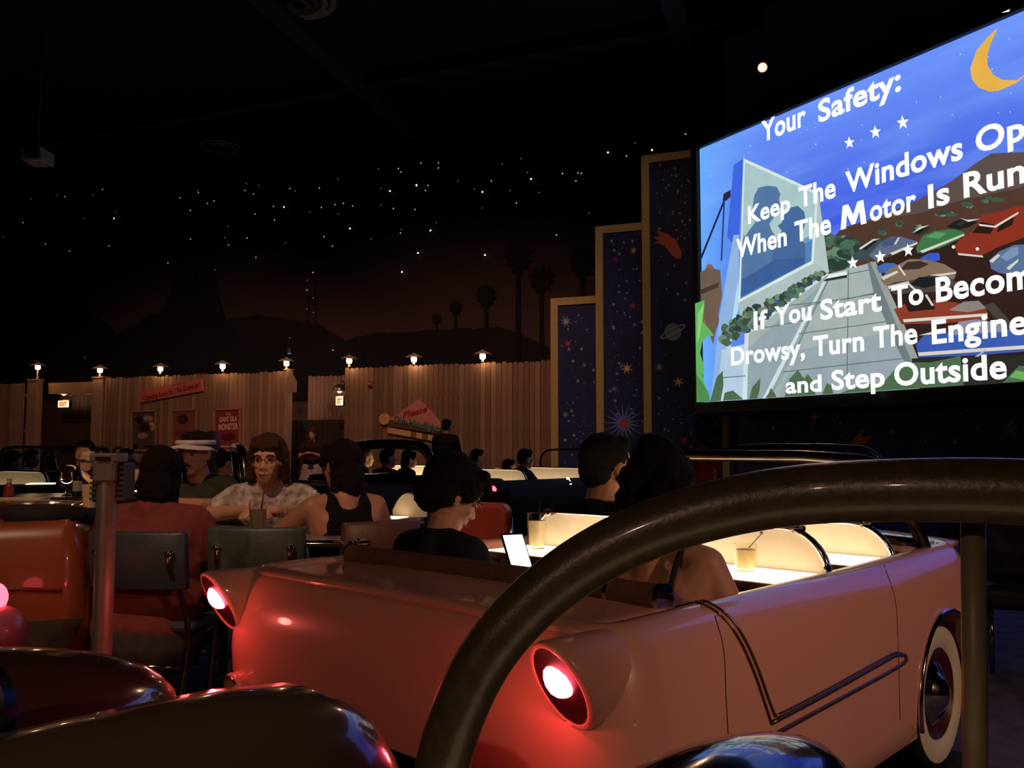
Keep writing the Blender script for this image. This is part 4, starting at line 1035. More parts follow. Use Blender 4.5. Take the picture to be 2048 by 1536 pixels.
rightc, _ = car('dark convertible ahead of the pink car below the screen', o, math.radians(50), '1c1a1c', L=2.6, panels=(), wind=1.5, cowl=1.6, belt=.78, pods=True, wheels=False, simple=True, wr=.02, tail=5, wz=1.14)
# dark green flash on the orange car, with a pink lamp pod
bpy.context.view_layer.update()
MWo = orange.matrix_world.copy(); MIo = MWo.inverted()
bvo = BVHTree.FromPolygons([MWo @ v.co for v in obody.data.vertices], [tuple(p.vertices) for p in obody.data.polygons])
def hito(px, py, lift=.004):
    d = ray(px, py).normalized(); h = bvo.ray_cast(CAM, d)
    if h[0] is None: return None
    n = h[1] if h[1].dot(d) < 0 else -h[1]
    return MIo @ (h[0] + n * lift)
TT = [Vector((-120, 1252, 0)).lerp(Vector((158, 1235, 0)), k / 12) for k in range(13)] + [Vector((166, 1238, 0))]
BB = [Vector((-120, 1332, 0)).lerp(Vector((126, 1318, 0)), k / 12) for k in range(13)] + [Vector((130, 1317, 0))]
rings = []
for t_, b_ in zip(TT, BB):
    col = []
    for k in range(5):
        q = t_.lerp(b_, k / 4); h_ = hito(q.x, q.y, .003)
        if h_ is None: col = None; break
        col.append(h_)
    if col: rings.append(col + [c + Vector((0, -.016, 0)) for c in reversed(col)])
MB().loft(rings).build('side_flash', M('flash_green', '4a4836', .3, 0, .5), orange, sharp=50)
P = [hito(x, y, .003) for x, y in ((-60, 1178), (30, 1178), (120, 1181), (205, 1186))]; P = [p for p in P if p]
MB().tube(P, .008, 8).build('body_crease', M('crease_brown', '7a3418', .4), orange, True)
c = MIo @ at(-8, 1262, 2.95)
MB().ell(c, (.095, .09, .085), 20, 14).build('lamp_pod', M('pod_pink', 'd87a84', .3, 0, .6), orange, True)
MB().ell(c + Vector((-.012, -.0, .11)), (.045, .045, .05)).build('pod_lamp', EM('tail_lamp_5', 'ff5a56', 5), orange, True)
# black soft top folded along the orange car
P = [hito(x, y) for x, y in ((-60, 1046), (30, 1046), (120, 1046), (200, 1047))]; P = [p for p in P if p]
if len(P) > 2:
    MB().tube([p + Vector((0, .07, .015)) for p in P], .05, 12).build('folded_top', M('soft_top', '181210', .8), orange, True)
# ---- the car the picture is taken from: windshield tube, post, bonnet
own = thing('convertible_car', 'dark car in the foreground with a thick black windshield tube', 'car', (.55, .75, 0), H1, 'convertible booths')
bpy.context.view_layer.update()
OI = own.matrix_world.inverted()
tp = [(868, 1680, .93), (880, 1560, .92), (915, 1430, .91), (975, 1310, .905), (1060, 1210, .9), (1170, 1125, .89), (1300, 1060, .875), (1450, 1015, .855), (1620, 988, .83), (1840, 980, .785), (2060, 985, .745), (2330, 1010, .70), (2600, 1100, .66), (2780, 1300, .64), (2840, 1600, .63)]
path = [OI @ at(x, y, Y) for x, y, Y in tp]
MB().tube(catmull(path, 6), .0285, 24).build('windshield_frame', M('frame_black_satin', '4e4334', .36, .0, .15, var=.25, scale=60, bump=.08, bscale=160), own, True)
q0 = OI @ at(1946, 1025, .80); q1 = OI @ at(1952, 1700, .80)
MB().tube([q0, q1], .0105, 14).build('windshield_post', M('post_olive', '7a6e58', .45, .1), own, True)
dkp = M('own_paint', '1d1a1c', .14, 0, 1.0, var=.03)
def dome(par, inv, c, ax, r3, name, mat, seg=28, rings=18):
    """ellipsoid-like bonnet crest with its long axis along ax"""
    a = Vector(ax).normalized(); l = Vector((-a.y, a.x, 0)); z = Vector((0, 0, 1))
    b = MB(); b.ell((0, 0, 0), r3, seg, rings)
    b.v = [inv @ (Vector(c) + a * v.x + l * v.y + z * v.z) for v in b.v]
    return b.build(name, mat, par, True)
c = at(1385, 1560, 1.20); top = atz(1385, 1482, c.z)
dome(own, OI, c + Vector((0, 0, -.10)), FV, (.42, .13, .13), 'wing_crest', dkp)
# cowl under the windshield, dashboard
cc = Vector((.55, .75, 0))
MB().box((-.25, -.62, .45), (.1, .62, .66)).build('cowl', dkp, own, bev=.05, seg=4)
MB().box((.1, -.62, .25), (.9, .3, .52)).build('bonnet', dkp, own, bev=.08, seg=5)
# ---- dark olive car on the left: rounded wing with its nose, bonnet dome and round recess
ol = thing('convertible_car', 'dark olive car front at the lower left with a rounded wing', 'car', (-.55, 1.15, 0), H1, 'convertible booths')
bpy.context.view_layer.update(); LI = ol.matrix_world.inverted()
olm = M('olive_paint', '8a7046', .2, 0, 1.0, var=.04, scale=3)
# wing: loft of rounded sections along the heading
def wing(inv, pts, par, name, mat):
    rings = []
    for (p, hw, hh) in pts:
        rings.append([inv @ (Vector(p) + LV * (hw * math.copysign(abs(math.cos(t)) ** .75, math.cos(t))) + Vector((0, 0, hh * math.copysign(abs(math.sin(t)) ** .75, math.sin(t))))) for t in [2 * math.pi * k / 28 for k in range(28)]])
    return MB().loft(rings, True, True).build(name, mat, par, True)
nose = at(492, 1338, 1.42)
zt = nose.z
def wp(s, dz=0): return Vector((nose.x, nose.y, 0)) + FV * s + LV * -.10 + Vector((0, 0, zt - .26 + dz))
wing(LI, [(wp(-1.5, -.03), .16, .26), (wp(-1.0, -.02), .165, .26), (wp(-.6, -.005), .17, .26), (wp(-.3, 0), .17, .26), (wp(-.08), .168, .258), (wp(.04, -.005), .16, .25), (wp(.11, -.015), .145, .23), (wp(.155, -.03), .12, .19), (wp(.18, -.04), .08, .13), (wp(.188, -.045), .03, .06)], ol, 'front_wing', olm)
d2 = at(-190, 1356, 1.52)
dome(ol, LI, Vector((d2.x - .02, d2.y - .03, d2.z - .12)), FV, (.50, .27, .155), 'bonnet', M('olive_bonnet', '6e4c3a', .18, 0, 1.0, var=.04))
hc = at(-44, 1428, 1.30)
b = MB().lathe([(.075, 0), (.075, .02), (.06, .03), (.05, .015), (.03, .01), (.001, .012)], 28, LI @ Matrix.Translation(hc) @ Matrix.Rotation(math.radians(82), 4, 'X') @ Matrix.Rotation(math.radians(-20), 4, 'Y'))
b.build('round_recess', M('recess_black', '0a0a0e', .3), ol, sharp=40)
MB().box((-1.4, -.15, .15), (.35, .95, .55)).build('lower_body', olm, ol, bev=.1, seg=4)
# ================================================================== people
def remeshed(b, voxel, name, smooth=2, jitter=0, jscale=30):
    me = b.mesh('tmp'); o = bpy.data.objects.new('tmp', me); COL.objects.link(o)
    m = o.modifiers.new('r', 'REMESH'); m.mode = 'VOXEL'; m.voxel_size = voxel; m.use_smooth_shade = True
    m = o.modifiers.new('s', 'SMOOTH'); m.factor = .5; m.iterations = smooth
    dg = bpy.context.evaluated_depsgraph_get(); dg.update()
    out = bpy.data.meshes.new_from_object(o.evaluated_get(dg)); out.name = name
    bpy.data.objects.remove(o); bpy.data.meshes.remove(me)
    if jitter:
        for v in out.vertices:
            n = noise.noise_vector(v.co * jscale); v.co += n * jitter
    return out
def skin_mat(c): return M('skin_' + c, c, .5, var=.08, scale=25, spec=.35)
def cloth(c): return M('cloth_' + c, c, .85, var=.15, scale=22, bump=.2, bscale=55, spec=.2)
def hairm(c): return M('hair_' + c, c, .75, spec=.15, var=.35, scale=12, stretch=(60, 60, 8), bump=.5, bscale=20)
def person(label, head, face=44, s=1.0, g=1.0, sw=1.0, lean=6, yaw=0, pitch=6, pose='sit', shirt='1a1a20', sleeve='short', pants='22252c', hair='short', hc='1c1410',
           skin='b07a5c', arms='lap', near=False, glasses=False, bare_legs=False, hand='relaxed', group='seated guests', shoe='2a2420', features=False, moustache=False, roll=0):
    hw = at(*head)
    rz = -math.radians(face)
    Rl = Matrix.Rotation(-math.radians(lean), 3, 'X')
    def T(x, y, z): return Rl @ Vector((x, y, z)) * s
    hc_l = T(0, .015, .52) + Matrix.Rotation(-math.radians(lean * .4), 3, 'X') @ Vector((0, .022, .122)) * s
    R = Matrix.Rotation(rz, 3, 'Z')
    off = R @ hc_l
    base = Vector((hw.x - off.x, hw.y - off.y, 0)); hz = hw.z - hc_l.z
    r = thing('person', label, 'person', base, rz, group)
    H = Vector((0, 0, hz))
    vox = .0075 if near else .013
    Mh = Matrix.Translation(H + hc_l) @ Matrix.Rotation(-math.radians(yaw), 4, 'Z') @ Matrix.Rotation(-math.radians(pitch), 4, 'X') @ Matrix.Rotation(math.radians(roll), 4, 'Y') @ Matrix.Scale(s, 4)
    # ---- limbs
    A = {'lap': (((-.25, .0, .2), (-.11, .25, .13)), ((.25, .0, .2), (.11, .25, .13))),
         'table': (((-.26, .14, .21), (-.05, .33, .25)), ((.26, .14, .21), (.05, .33, .25))),
         'tabletop': (((-.27, .13, .355), (-.045, .34, .385)), ((.27, .13, .355), (.045, .34, .385))),
         'phone': (((-.22, .1, .2), (-.05, .33, .27)), ((.22, .1, .2), (.05, .33, .27))),
         'down': (((-.23, -.02, .2), (-.24, .05, -.03)), ((.23, -.02, .2), (.24, .05, -.03))),
         'mouth': (((-.27, .2, .25), (-.07, .28, .47)), ((.24, .05, .2), (.12, .28, .16)))}.get(arms, arms)
    def shoulder(sg): return H + T(sg * .165 * sw, 0, .45)
    def armpts(i):
        sg = -1 if i == 0 else 1
        e, wv = A[i]
        return shoulder(sg), H + Vector((e[0] * sw, e[1], e[2])) * s, H + Vector(wv) * s, sg
    def torso(b, inf):
        k = s
        b.cap(H + T(-.075 * g, -.01, .0), (.105 * g + inf) * k, H + T(.075 * g, -.01, .0), (.105 * g + inf) * k)
        b.cap(H + T(-.06 * g, .015 * g, .14), (.1 * g + inf) * k, H + T(.06 * g, .015 * g, .14), (.1 * g + inf) * k)
        b.cap(H + T(-.065 * g, 0, .27), (.1 * (g * .6 + .4) + inf) * k, H + T(.065 * g, 0, .27), (.1 * (g * .6 + .4) + inf) * k)
        b.cap(H + T(-.085 * sw, .005, .37), (.092 * (g * .5 + .5) + inf) * k, H + T(.085 * sw, .005, .37), (.092 * (g * .5 + .5) + inf) * k)
        nk = .058 * (.55 + .45 * g) + .006
        b.cap(H + T(0, -.012, .38), (.075 + inf) * k, H + T(0, -.010, .468), (nk + inf) * k)
        for sg in (-1, 1):
            b.cap(H + T(sg * .03, -.01, .485), (.042 + inf * .6) * k, H + T(sg * .165 * sw, 0, .45), (.052 + inf) * k)
            b.cap(H + T(sg * .09 * sw, 0, .33), (.085 + inf) * k, H + T(sg * .15 * sw, 0, .43), (.06 + inf) * k)
    def sleeves(b, inf, frac):
        for i in (0, 1):
            S_, E_, W_, sg = armpts(i); ag = (g - 1) * .25 + 1
            if frac <= 1:
                b.cap(S_, (.05 * ag + inf) * s, S_.lerp(E_, frac), (.045 * ag + inf * 1.5) * s)
            else:
                b.cap(S_, (.05 * ag + inf) * s, E_, (.042 * ag + inf) * s); b.cap(E_, (.042 * ag + inf) * s, E_.lerp(W_, .92), (.03 + inf) * s)
    knee = [H + Vector((sg * (.1 + .04 * (g - 1)), .42, .0)) * s if pose == 'sit' else H + Vector((sg * .09, .02, -.44)) * s for sg in (-1, 1)]
    foot = []
    for j, sg in enumerate((-1, 1)):
        f = Vector((sg * .1, (.36 if pose == 'sit' else -.01) * s, .05))
        if bare_legs: f = Vector((-sg * .04, .12 * s, .05))
        if pose == 'sit' and knee[j].z < .3: f = Vector((sg * .12, .42 * s + max(0, .4 - knee[j].z), .05))
        foot.append(f)
    def legs(b, inf, shin=True):
        for j, sg in enumerate((-1, 1)):
            b.cap(H + Vector((sg * .085 * g, 0, -.02)) * s, (.082 * g + inf) * s, knee[j], (.056 + inf) * s)
            if shin: b.cap(knee[j], (.055 + inf) * s, foot[j] + Vector((0, 0, .03)), (.034 + inf) * s)
    b = MB()
    torso(b, -.004); legs(b, -.003)
    b.cap(H + T(0, -.008, .46), .06 * s * (.55 + .45 * g), H + hc_l - Vector((0, .01, .05)) * s, .052 * s * (.6 + .4 * g))
    for i in (0, 1):
        S_, E_, W_, sg = armpts(i); ag = (g - 1) * .25 + 1
        b.cap(S_, .048 * ag * s, E_, .041 * ag * s); b.cap(E_, .041 * ag * s, W_, .027 * s)
        d = (W_ - E_).normalized()
        # palm normal: downwards by default, towards the face when something is held
        n = Vector((0, 0, -1)) if hand != 'hold' else Vector((-sg * .8, .1, .35))
        n = (n - d * n.dot(d)); n.normalize(); sd = d.cross(n).normalized()
        for t in (-.022, 0.0, .022):
            b.cap(W_ + sd * t * .5 * s, .017 * s, W_ + (d * .075 + sd * t) * s, .014 * s, 8)
        bend = .45 if hand == 'relaxed' else 1.0
        for t, L_ in ((-.03, .058), (-.01, .07), (.01, .072), (.03, .062)):
            p0 = W_ + (d * .085 + sd * t) * s; d1 = (d * math.cos(bend) + n * math.sin(bend)).normalized(); p1 = p0 + d1 * L_ * .55 * s
            d2 = (d * math.cos(bend * 2) + n * math.sin(bend * 2)).normalized(); p2 = p1 + d2 * L_ * .5 * s
            b.cap(p0, .0098 * s, p1, .009 * s, 8); b.cap(p1, .009 * s, p2, .0078 * s, 8)
        ts = -1 if (sd.x * sg) < 0 else 1
        ts = -ts
        q0 = W_ + (d * .025 + sd * ts * .02) * s if False else W_ + (d * .025 - sd * (1 if sd.x * sg > 0 else -1) * .022) * s
        dv = (d * .75 - sd * (1 if sd.x * sg > 0 else -1) * .65 + n * .25).normalized()
        q1 = q0 + dv * .042 * s; b.cap(q0, .014 * s, q1, .0105 * s, 8); b.cap(q1, .0105 * s, q1 + (dv + n * .5 + d * .3).normalized() * .032 * s, .0085 * s, 8)
    for j, sg in enumerate((-1, 1)):
        f = foot[j]; b.cap(f + Vector((0, -.04, -.01)) * s, .035 * s, f + Vector((0, .13, -.02)) * s, .028 * s)
    # head
    hb = MB()
    hb.ell((0, -.012, .022), (.074, .094, .088), 16, 12); hb.ell((0, .028, -.04), (.058, .062, .078), 14, 10); hb.ell((0, .045, -.088), (.038, .04, .032), 12, 8)
    hb.ell((0, .0, -.055), (.062, .06, .05), 12, 8)
    hb.cap((0, .082, .0), .009, (0, .101, -.034), .0125, 8); hb.ell((-.014, .09, -.04), (.01, .012, .009), 8, 6); hb.ell((.014, .09, -.04), (.01, .012, .009), 8, 6)
    hb.cap((-.04, .07, .022), .013, (.04, .07, .022), .013, 8)
    hb.cap((-.017, .087, -.066), .007, (.017, .087, -.066), .007, 8); hb.cap((-.013, .085, -.076), .008, (.013, .085, -.076), .008, 8)
    for sg in (-1, 1):
        hb.ell((sg * .077, -.004, -.015), (.011, .02, .031), 10, 8); hb.ell((sg * .072, .004, -.03), (.01, .012, .014), 8, 6)
        hb.ell((sg * .036, .062, -.025), (.02, .02, .02), 8, 6)
    b.add(hb.v, hb.f, Mh)
    sk = skin_mat(skin)
    body = link('body', remeshed(b, vox, 'body', 2), sk, r)
    # clothing
    if sleeve == 'strap':
        c = MB(); k = s
        c.cap(H + T(-.075 * g, -.01, .0), .112 * g * k, H + T(.075 * g, -.01, .0), .112 * g * k)
        c.cap(H + T(-.06 * g, .015, .14), .107 * g * k, H + T(.06 * g, .015, .14), .107 * g * k)
        c.cap(H + T(-.06 * g, 0, .22), .104 * k, H + T(.06 * g, 0, .22), .104 * k)
        for sg in (-1, 1):
            MB().tube(catmull([H + T(*q) for q in ((sg * .095, -.1, .25), (sg * .098, -.094, .36), (sg * .1, -.066, .45), (sg * .1, -.015, .507), (sg * .09, .06, .46))], 4), .008 * k, 8).build('strap', cloth(shirt), r, True)
    elif sleeve == 'tank':
        c = MB(); k = s; inf = .006
        c.cap(H + T(-.075 * g, -.01, .0), (.105 * g + inf) * k, H + T(.075 * g, -.01, .0), (.105 * g + inf) * k)
        c.cap(H + T(-.06 * g, .015, .14), (.1 * g + inf) * k, H + T(.06 * g, .015, .14), (.1 * g + inf) * k)
        c.cap(H + T(-.065 * g, 0, .27), (.1 + inf) * k, H + T(.065 * g, 0, .27), (.1 + inf) * k)
        c.cap(H + T(-.05 * sw, 0, .36), (.095 * (g * .5 + .5) + inf) * k, H + T(.05 * sw, 0, .36), (.095 * (g * .5 + .5) + inf) * k)
        for sg in (-1, 1): c.cap(H + T(sg * .07, -.03, .40), .052 * k, H + T(sg * .075, -.005, .47), .05 * k)
    else:
        c = MB(); torso(c, .009); sleeves(c, .009, .62 if sleeve == 'short' else 2)
    link('shirt', remeshed(c, .011 if near else .015, 'shirt', 3, .004, 14), cloth(shirt), r)
    c = MB(); 
    c.cap(H + T(-.075 * g, -.01, -.02), (.112 * g) * s, H + T(.075 * g, -.01, -.02), (.112 * g) * s)
    legs(c, .008, not bare_legs)
    link('trousers', remeshed(c, .015, 'trousers', 3, .003, 14), cloth(pants), r)
    for j in (0, 1):
        f = foot[j]; c = MB(); c.cap(f + Vector((0, -.045, -.012)) * s, .04 * s, f + Vector((0, .135, -.022)) * s, .034 * s)
        link('shoe', remeshed(c, .014, 'shoe', 2), M('shoe_' + shoe, shoe, .6), r)
    # hair, in head space
    if hair:
        c = MB()
        if hair in ('short', 'crop', 'cap'):
            c.ell((0, -.022, .034), (.081, .094, .086), 16, 12); c.ell((0, -.05, -.01), (.07, .062, .07), 12, 8); c.ell((0, .035, .085), (.062, .04, .03), 12, 8)
        elif hair == 'mop':
            c.ell((0, -.022, .036), (.09, .104, .094), 16, 12); c.ell((0, -.055, -.03), (.082, .066, .07), 12, 8)
            for sg in (-1, 1): c.ell((sg * .074, .02, .03), (.022, .05, .05), 10, 8); c.ell((sg * .075, -.03, -.02), (.02, .035, .05), 10, 8)
            for k in range(7): c.cap((-.06 + .02 * k, .05, .09), .022, (-.066 + .022 * k, .088, .055), .012, 8)
        elif hair == 'long':
            c.ell((0, -.02, .034), (.082, .097, .088), 16, 12); c.ell((0, -.06, -.06), (.072, .055, .115), 14, 10)
            for sg in (-1, 1): c.cap((sg * .07, -.015, .03), .02, (sg * .066, -.03, -.13), .022, 10); c.cap((sg * .04, .065, .088), .02, (sg * .074, .055, .01), .016, 8)
        elif hair == 'bob':
            c.ell((0, -.02, .036), (.09, .1, .09), 16, 12); c.ell((0, -.06, -.04), (.085, .058, .09), 14, 10)
            for sg in (-1, 1): c.cap((sg * .08, -.005, .03), .022, (sg * .084, -.01, -.10), .026, 10)
            for k in range(6): c.cap((-.05 + .02 * k, .05, .095), .018, (-.062 + .0248 * k, .08, .062), .010, 8)
        elif hair in ('curly', 'puff'):
            R_ = random.Random(hash(label) % 1000 if False else len(label))
            rad = .1 if hair == 'curly' else .092
            c.ell((0, -.03, .025), (rad, .105, .1), 16, 12)
            for k in range(60):
                a = R_.uniform(0, 6.28); z = R_.uniform(-.13, .12); rr = rad * (1.0 if z < .05 else .75)
                x, y = rr * math.cos(a), -.03 + rr * 1.02 * math.sin(a)
                if y > .035 and z < .06: continue
                c.ell((x, y, z), (.03, .03, .032), 8, 6)
        elif hair == 'bun':
            c.ell((0, -.022, .034), (.081, .094, .086), 16, 12); c.ell((0, -.05, -.01), (.07, .06, .06), 12, 8); c.ell((0, -.07, .11), (.04, .04, .036), 10, 8)
        cut = c
        v2 = [Mh @ Vector(v) for v in cut.v]; c2 = MB(); c2.v = v2; c2.f = cut.f
        link('hair', remeshed(c2, .009 if near else .013, 'hair', 1, .006 if hair not in ('short', 'crop') else .003, 55), hairm(hc), r)
    def hv(v): return Mh @ Vector(v)
    if features:
        wh = M('eye_white', '9a8a7c', .25); ir = M('eye_iris', '20140e', .15)
        for sg in (-1, 1):
            e = MB(); e.ell((sg * .03, .0755, .0), (.0118, .010, .0072), 12, 8); e.v = [Mh @ v for v in e.v]; eo = e.build('eye', wh, r, True)
            e = MB(); e.ell((sg * .03, .0835, .0), (.0065, .0045, .0065), 10, 6); e.v = [Mh @ v for v in e.v]; e.build('iris', ir, eo, True)
            e = MB(); e.tube([hv((sg * .014, .088, .017)), hv((sg * .03, .089, .023)), hv((sg * .047, .078, .017))], .0042 * s, 6); e.build('eyebrow', hairm(hc), r, True)
        e = MB(); e.tube([hv((-.02, .089, -.072)), hv((-.008, .0955, -.071)), hv((.008, .0955, -.071)), hv((.02, .089, -.072))], [.003, .0045, .0045, .003], 8); e.build('mouth', M('lips', '7a3430', .4), r, True)
        if moustache:
            e = MB(); e.tube([hv((-.026, .088, -.062)), hv((0, .1, -.054)), hv((.026, .088, -.062))], [.004, .008, .004], 8); e.build('moustache', hairm(hc), r, True)
    if glasses:
        e = MB()
        for sg in (-1, 1):
            e.tube([hv((sg * .031 + .022 * math.cos(t), .094, .0 + .017 * math.sin(t))) for t in [2 * math.pi * k / 16 for k in range(16)]], .0016, 6, closed=True)
            e.tube([hv((sg * .053, .094, .004)), hv((sg * .077, .06, .006)), hv((sg * .08, -.005, .0))], .0016, 6)
        e.tube([hv((-.009, .095, .003)), hv((.009, .095, .003))], .0016, 6)
        e.build('glasses', M('glasses_metal', '6a6258', .25, .9), r, True)
    return r, Mh, H, s
# ---- the pink car
boy, bMh, bH, _ = person('dark-haired boy in glasses looking down at a phone in the pink car', (905, 985, 2.85), 46, .99, .95, .92, 9, 22, 32, shirt='20202c', hair='mop', hc='1a120e', skin='c08a68', arms=(((-.25, .1, .22), (-.15, .27, .33)), ((.22, .14, .22), (-.01, .27, .32))), near=True, glasses=True, hand='hold', group='guests in the pink car', features=True)
bigman, *_ = person('big man in a black shirt seen from behind in the pink car front seat', (1216, 934, 3.68), 46, 1.2, 1.2, 1.1, 3, 14, 4, shirt='141216', hair='crop', hc='120d0b', skin='a8765a', near=True, glasses=True, group='guests in the pink car')
curly, *_ = person('woman with dark curly hair and bare shoulders in the pink car', (1334, 985, 2.5), 40, .98, .95, .95, 10, 10, 8, shirt='2c2024', sleeve='strap', hair='curly', hc='140d0b', skin='b88468', near=True, group='guests in the pink car', arms='table')
# ---- the table group
wide, *_ = person('broad person in a brick red top seen from behind at the table', (324, 948, 3.75), 12, 1.0, 1.5, 1.2, 8, -14, 8, shirt='7a3c34', sleeve='short', hair='long', hc='1a110d', skin='a8745a', near=True, bare_legs=True, arms='table', group='guests at the round of diner chairs', pants='4a4440')
visor, vMh, *_ = person('man with a white visor cap and moustache facing the camera', (390, 906, 4.85), 196, 1.04, 1.1, 1.05, 8, -6, 4, shirt='3a3c30', hair='short', hc='2a1c14', skin='c08468', near=True, features=True, moustache=True, arms='tabletop', group='guests at the round of diner chairs')
woman, wMh, wH, ws = person('woman with glasses and a patterned pale shirt leaning on the table', (536, 917, 4.55), 176, 1.06, 1.12, 1.0, 12, 2, 4, shirt='a89488', hair='bob', hc='4a3022', skin='d09878', near=True, features=True, glasses=True, arms='tabletop', group='guests at the round of diner chairs')
tank, *_ = person('woman in a black sleeveless top seen from behind at the table', (683, 930, 4.15), -32, 1.0, 1.05, .95, 6, -20, 6, shirt='0f0c0e', sleeve='tank', hair='long', hc='1a110d', skin='a8745c', near=True, arms=(((-.27, .2, .33), (-.04, .36, .42)), ((.25, .1, .3), (.05, .36, .36))), group='guests at the round of diner chairs')
# visor and lanyard
for ch in woman.children:
    if ch.name.startswith('shirt'): ch.data.materials[0] = M('cloth_print', 'b4a49a', .85, var=.6, scale=26, bump=.2, bscale=55, spec=.2)
e = MB()
e.tube([vMh @ Vector((.088 * math.cos(t), -.008 + .102 * math.sin(t), .055 + .006 * math.sin(t))) for t in [2 * math.pi * k / 24 for k in range(24)]], .014, 8, closed=True); e.build('visor_band', M('visor_white', 'cfc4b8', .7), visor, True)
V = []; F = []
for i in range(3):
    for k in range(13):
        t = math.radians(20 + 140 * k / 12); rr = (.1, .135, .165)[i]
        V.append(vMh @ Vector((rr * .92 * math.cos(t), -.005 + rr * 1.02 * math.sin(t), .058 - (0, .004, .018)[i] - .02 * abs(math.cos(t)))))
for i in range(2):
    for k in range(12): F.append((i * 13 + k, i * 13 + k + 1, (i + 1) * 13 + k + 1, (i + 1) * 13 + k))
o = MB().add(V, F).build('visor_brim', M('visor_white'), visor, True); m = o.modifiers.new('t', 'SOLIDIFY'); m.thickness = .005
MB().tube([wH + Vector(v) * ws for v in ((-.075, .0, .50), (-.07, .1, .44), (-.03, .15, .34), (0, .165, .27), (.03, .15, .34), (.07, .1, .44), (.075, .0, .50))], .007, 6).build('lanyard', cloth('8a2430'), woman, True)
# ---- farther guests
FG = [
 ('man in profile watching the screen beyond the pink car', (1306, 899, 6.2), 74, 1, 1, 1, 4, 8, 2, 'sit', '2a2420', 'short', 'short', '17100c', 'b07858', 'lap'),
 ('guest with red lit hair in the car below the screen', (1412, 938, 5.9), 50, .95, 1, 1, 6, 10, 6, 'sit', '3a1a18', 'short', 'long', '7a2a20', 'a86a54', 'lap'),  # red light is put into the hair colour
 ('guest with a shaved head behind the capped man', (426, 880, 10.4), 60, 1.02, 1.15, 1.1, 4, 0, 0, 'sit', '6a4a42', 'short', None, '2a1c14', 'a8705c', 'lap'),
 ('waitress in a pale apron standing before the dark door', (624, 868, 16.0), 178, .94, 1, 1, 4, 0, 10, 'stand', '3a2024', 'short', 'long', '5a3420', 'c89070', 'phone'),
 ('dark clothed waiter standing in front of the headlights sign', (893, 853, 14.0), 20, 1, 1.05, 1, 5, 0, 16, 'stand', '120f10', 'long', 'short', '100b09', '8a5c48', 'phone'),
 ('guest with a light face in the arched car, leftmost of three', (733, 915, 12.2), 64, 1, 1, 1, 4, 20, 2, 'sit', '6a5a58', 'short', 'short', '6a4a34', 'd09a74', 'phone'),
 ('red shirted guest seen through the arched windshield', (777, 916, 10.5), 46, 1, 1.1, 1.05, 4, 24, 4, 'sit', '6a1f22', 'short', 'short', '160f0c', 'b07a5c', 'lap'),
 ('long-haired guest in profile at the right of the arched windshield', (819, 918, 11.6), 58, 1, 1, 1, 6, 20, 4, 'sit', '2a1e1e', 'short', 'long', '1c120e', 'c89070', 'lap'),
 ('guest in profile behind the boy in the far lit car', (956, 915, 12.4), 60, 1.04, 1.1, 1, 4, 16, 4, 'sit', '241c1a', 'short', 'short', '17100c', 'a87458', 'lap'),
 ('small dark-haired guest in the far lit car', (1019, 934, 11.8), 56, .92, 1, 1, 4, 10, 4, 'sit', '1e1a1c', 'short', 'short', '120c0a', 'a06c54', 'lap'),
 ('man in a blue grey shirt reaching out with a phone in the far lit car', (1052, 917, 11.2), 66, 1.06, 1.15, 1.08, 10, 6, 6, 'sit', '44506a', 'short', 'short', '17100c', 'a87458', (((-.2, .24, .22), (.0, .5, .2)), ((.24, .26, .2), (.08, .52, .2)))),
 ('man raising a dark phone to his mouth at the far left', (170, 907, 8.0), 176, 1.02, 1.1, 1.05, 4, 0, 6, 'sit', '3a2028', 'short', 'short', '1c120e', 'd09c7c', 'mouth'),
 ('guest bending forward lit from below beside the speaker post', (262, 944, 8.4), 110, .96, 1, 1, 20, 10, 24, 'sit', '5a3a34', 'short', 'crop', '4a2418', 'd8946c', 'table'),
 ('guest in glasses behind the bending guest', (255, 917, 10.4), 80, 1, 1, 1, 4, 10, 4, 'sit', '4a3a38', 'short', 'short', '241812', 'c08a6c', 'lap'),
 ('bearded guest in a white shirt by the plank fence', (64, 916, 11.4), 86, 1, 1, 1, 4, 6, 6, 'sit', 'c8b8a4', 'short', 'short', '120c0a', 'a06c50', 'lap'),
 ('dark-haired guest at the far left edge by the fence', (26, 920, 10.6), 60, 1, 1.05, 1, 4, 10, 6, 'sit', '2a2020', 'short', 'bob', '120c0a', 'a06c50', 'lap'),
 ('orange lit guest framed by the steep arched windshield', (452, 925, 9.0), 30, .98, 1.1, 1.1, 8, 20, 8, 'sit', 'a8603c', 'tank', 'bun', '3a2014', 'd08c60', 'lap'),  # orange light is put into the shirt and skin colours
]
PP = {}
for (lb, hd, fc, s_, g_, sw_, ln, yw, pt, po, sh, sl, hr, hcx, sk_, ar) in FG:
    PP[lb] = person(lb, hd, fc, s_, g_, sw_, ln, yw, pt, po, sh, sl, hair=hr, hc=hcx, skin=sk_, arms=ar, group='standing staff' if po == 'stand' else 'guests in the far rows', pants='2a2a32' if po == 'sit' else '1a1618', glasses='glasses' in lb)
# apron of the waitress
wt = PP['waitress in a pale apron standing before the dark door']
Hh = wt[2]; V = []; F = []
for i in range(5):
    for k in range(9):
        t = math.radians(-70 + 140 * k / 8); rr = .14 + .02 * i
        V.append((rr * 1.25 * math.sin(t), rr * math.cos(t), Hh.z + .06 - .1 * i))
for i in range(4):
    for k in range(8): F.append((i * 9 + k, i * 9 + k + 1, (i + 1) * 9 + k + 1, (i + 1) * 9 + k))
o = MB().add(V, F).build('apron', cloth('b09a90'), wt[0], True); m = o.modifiers.new('t', 'SOLIDIFY'); m.thickness = .01
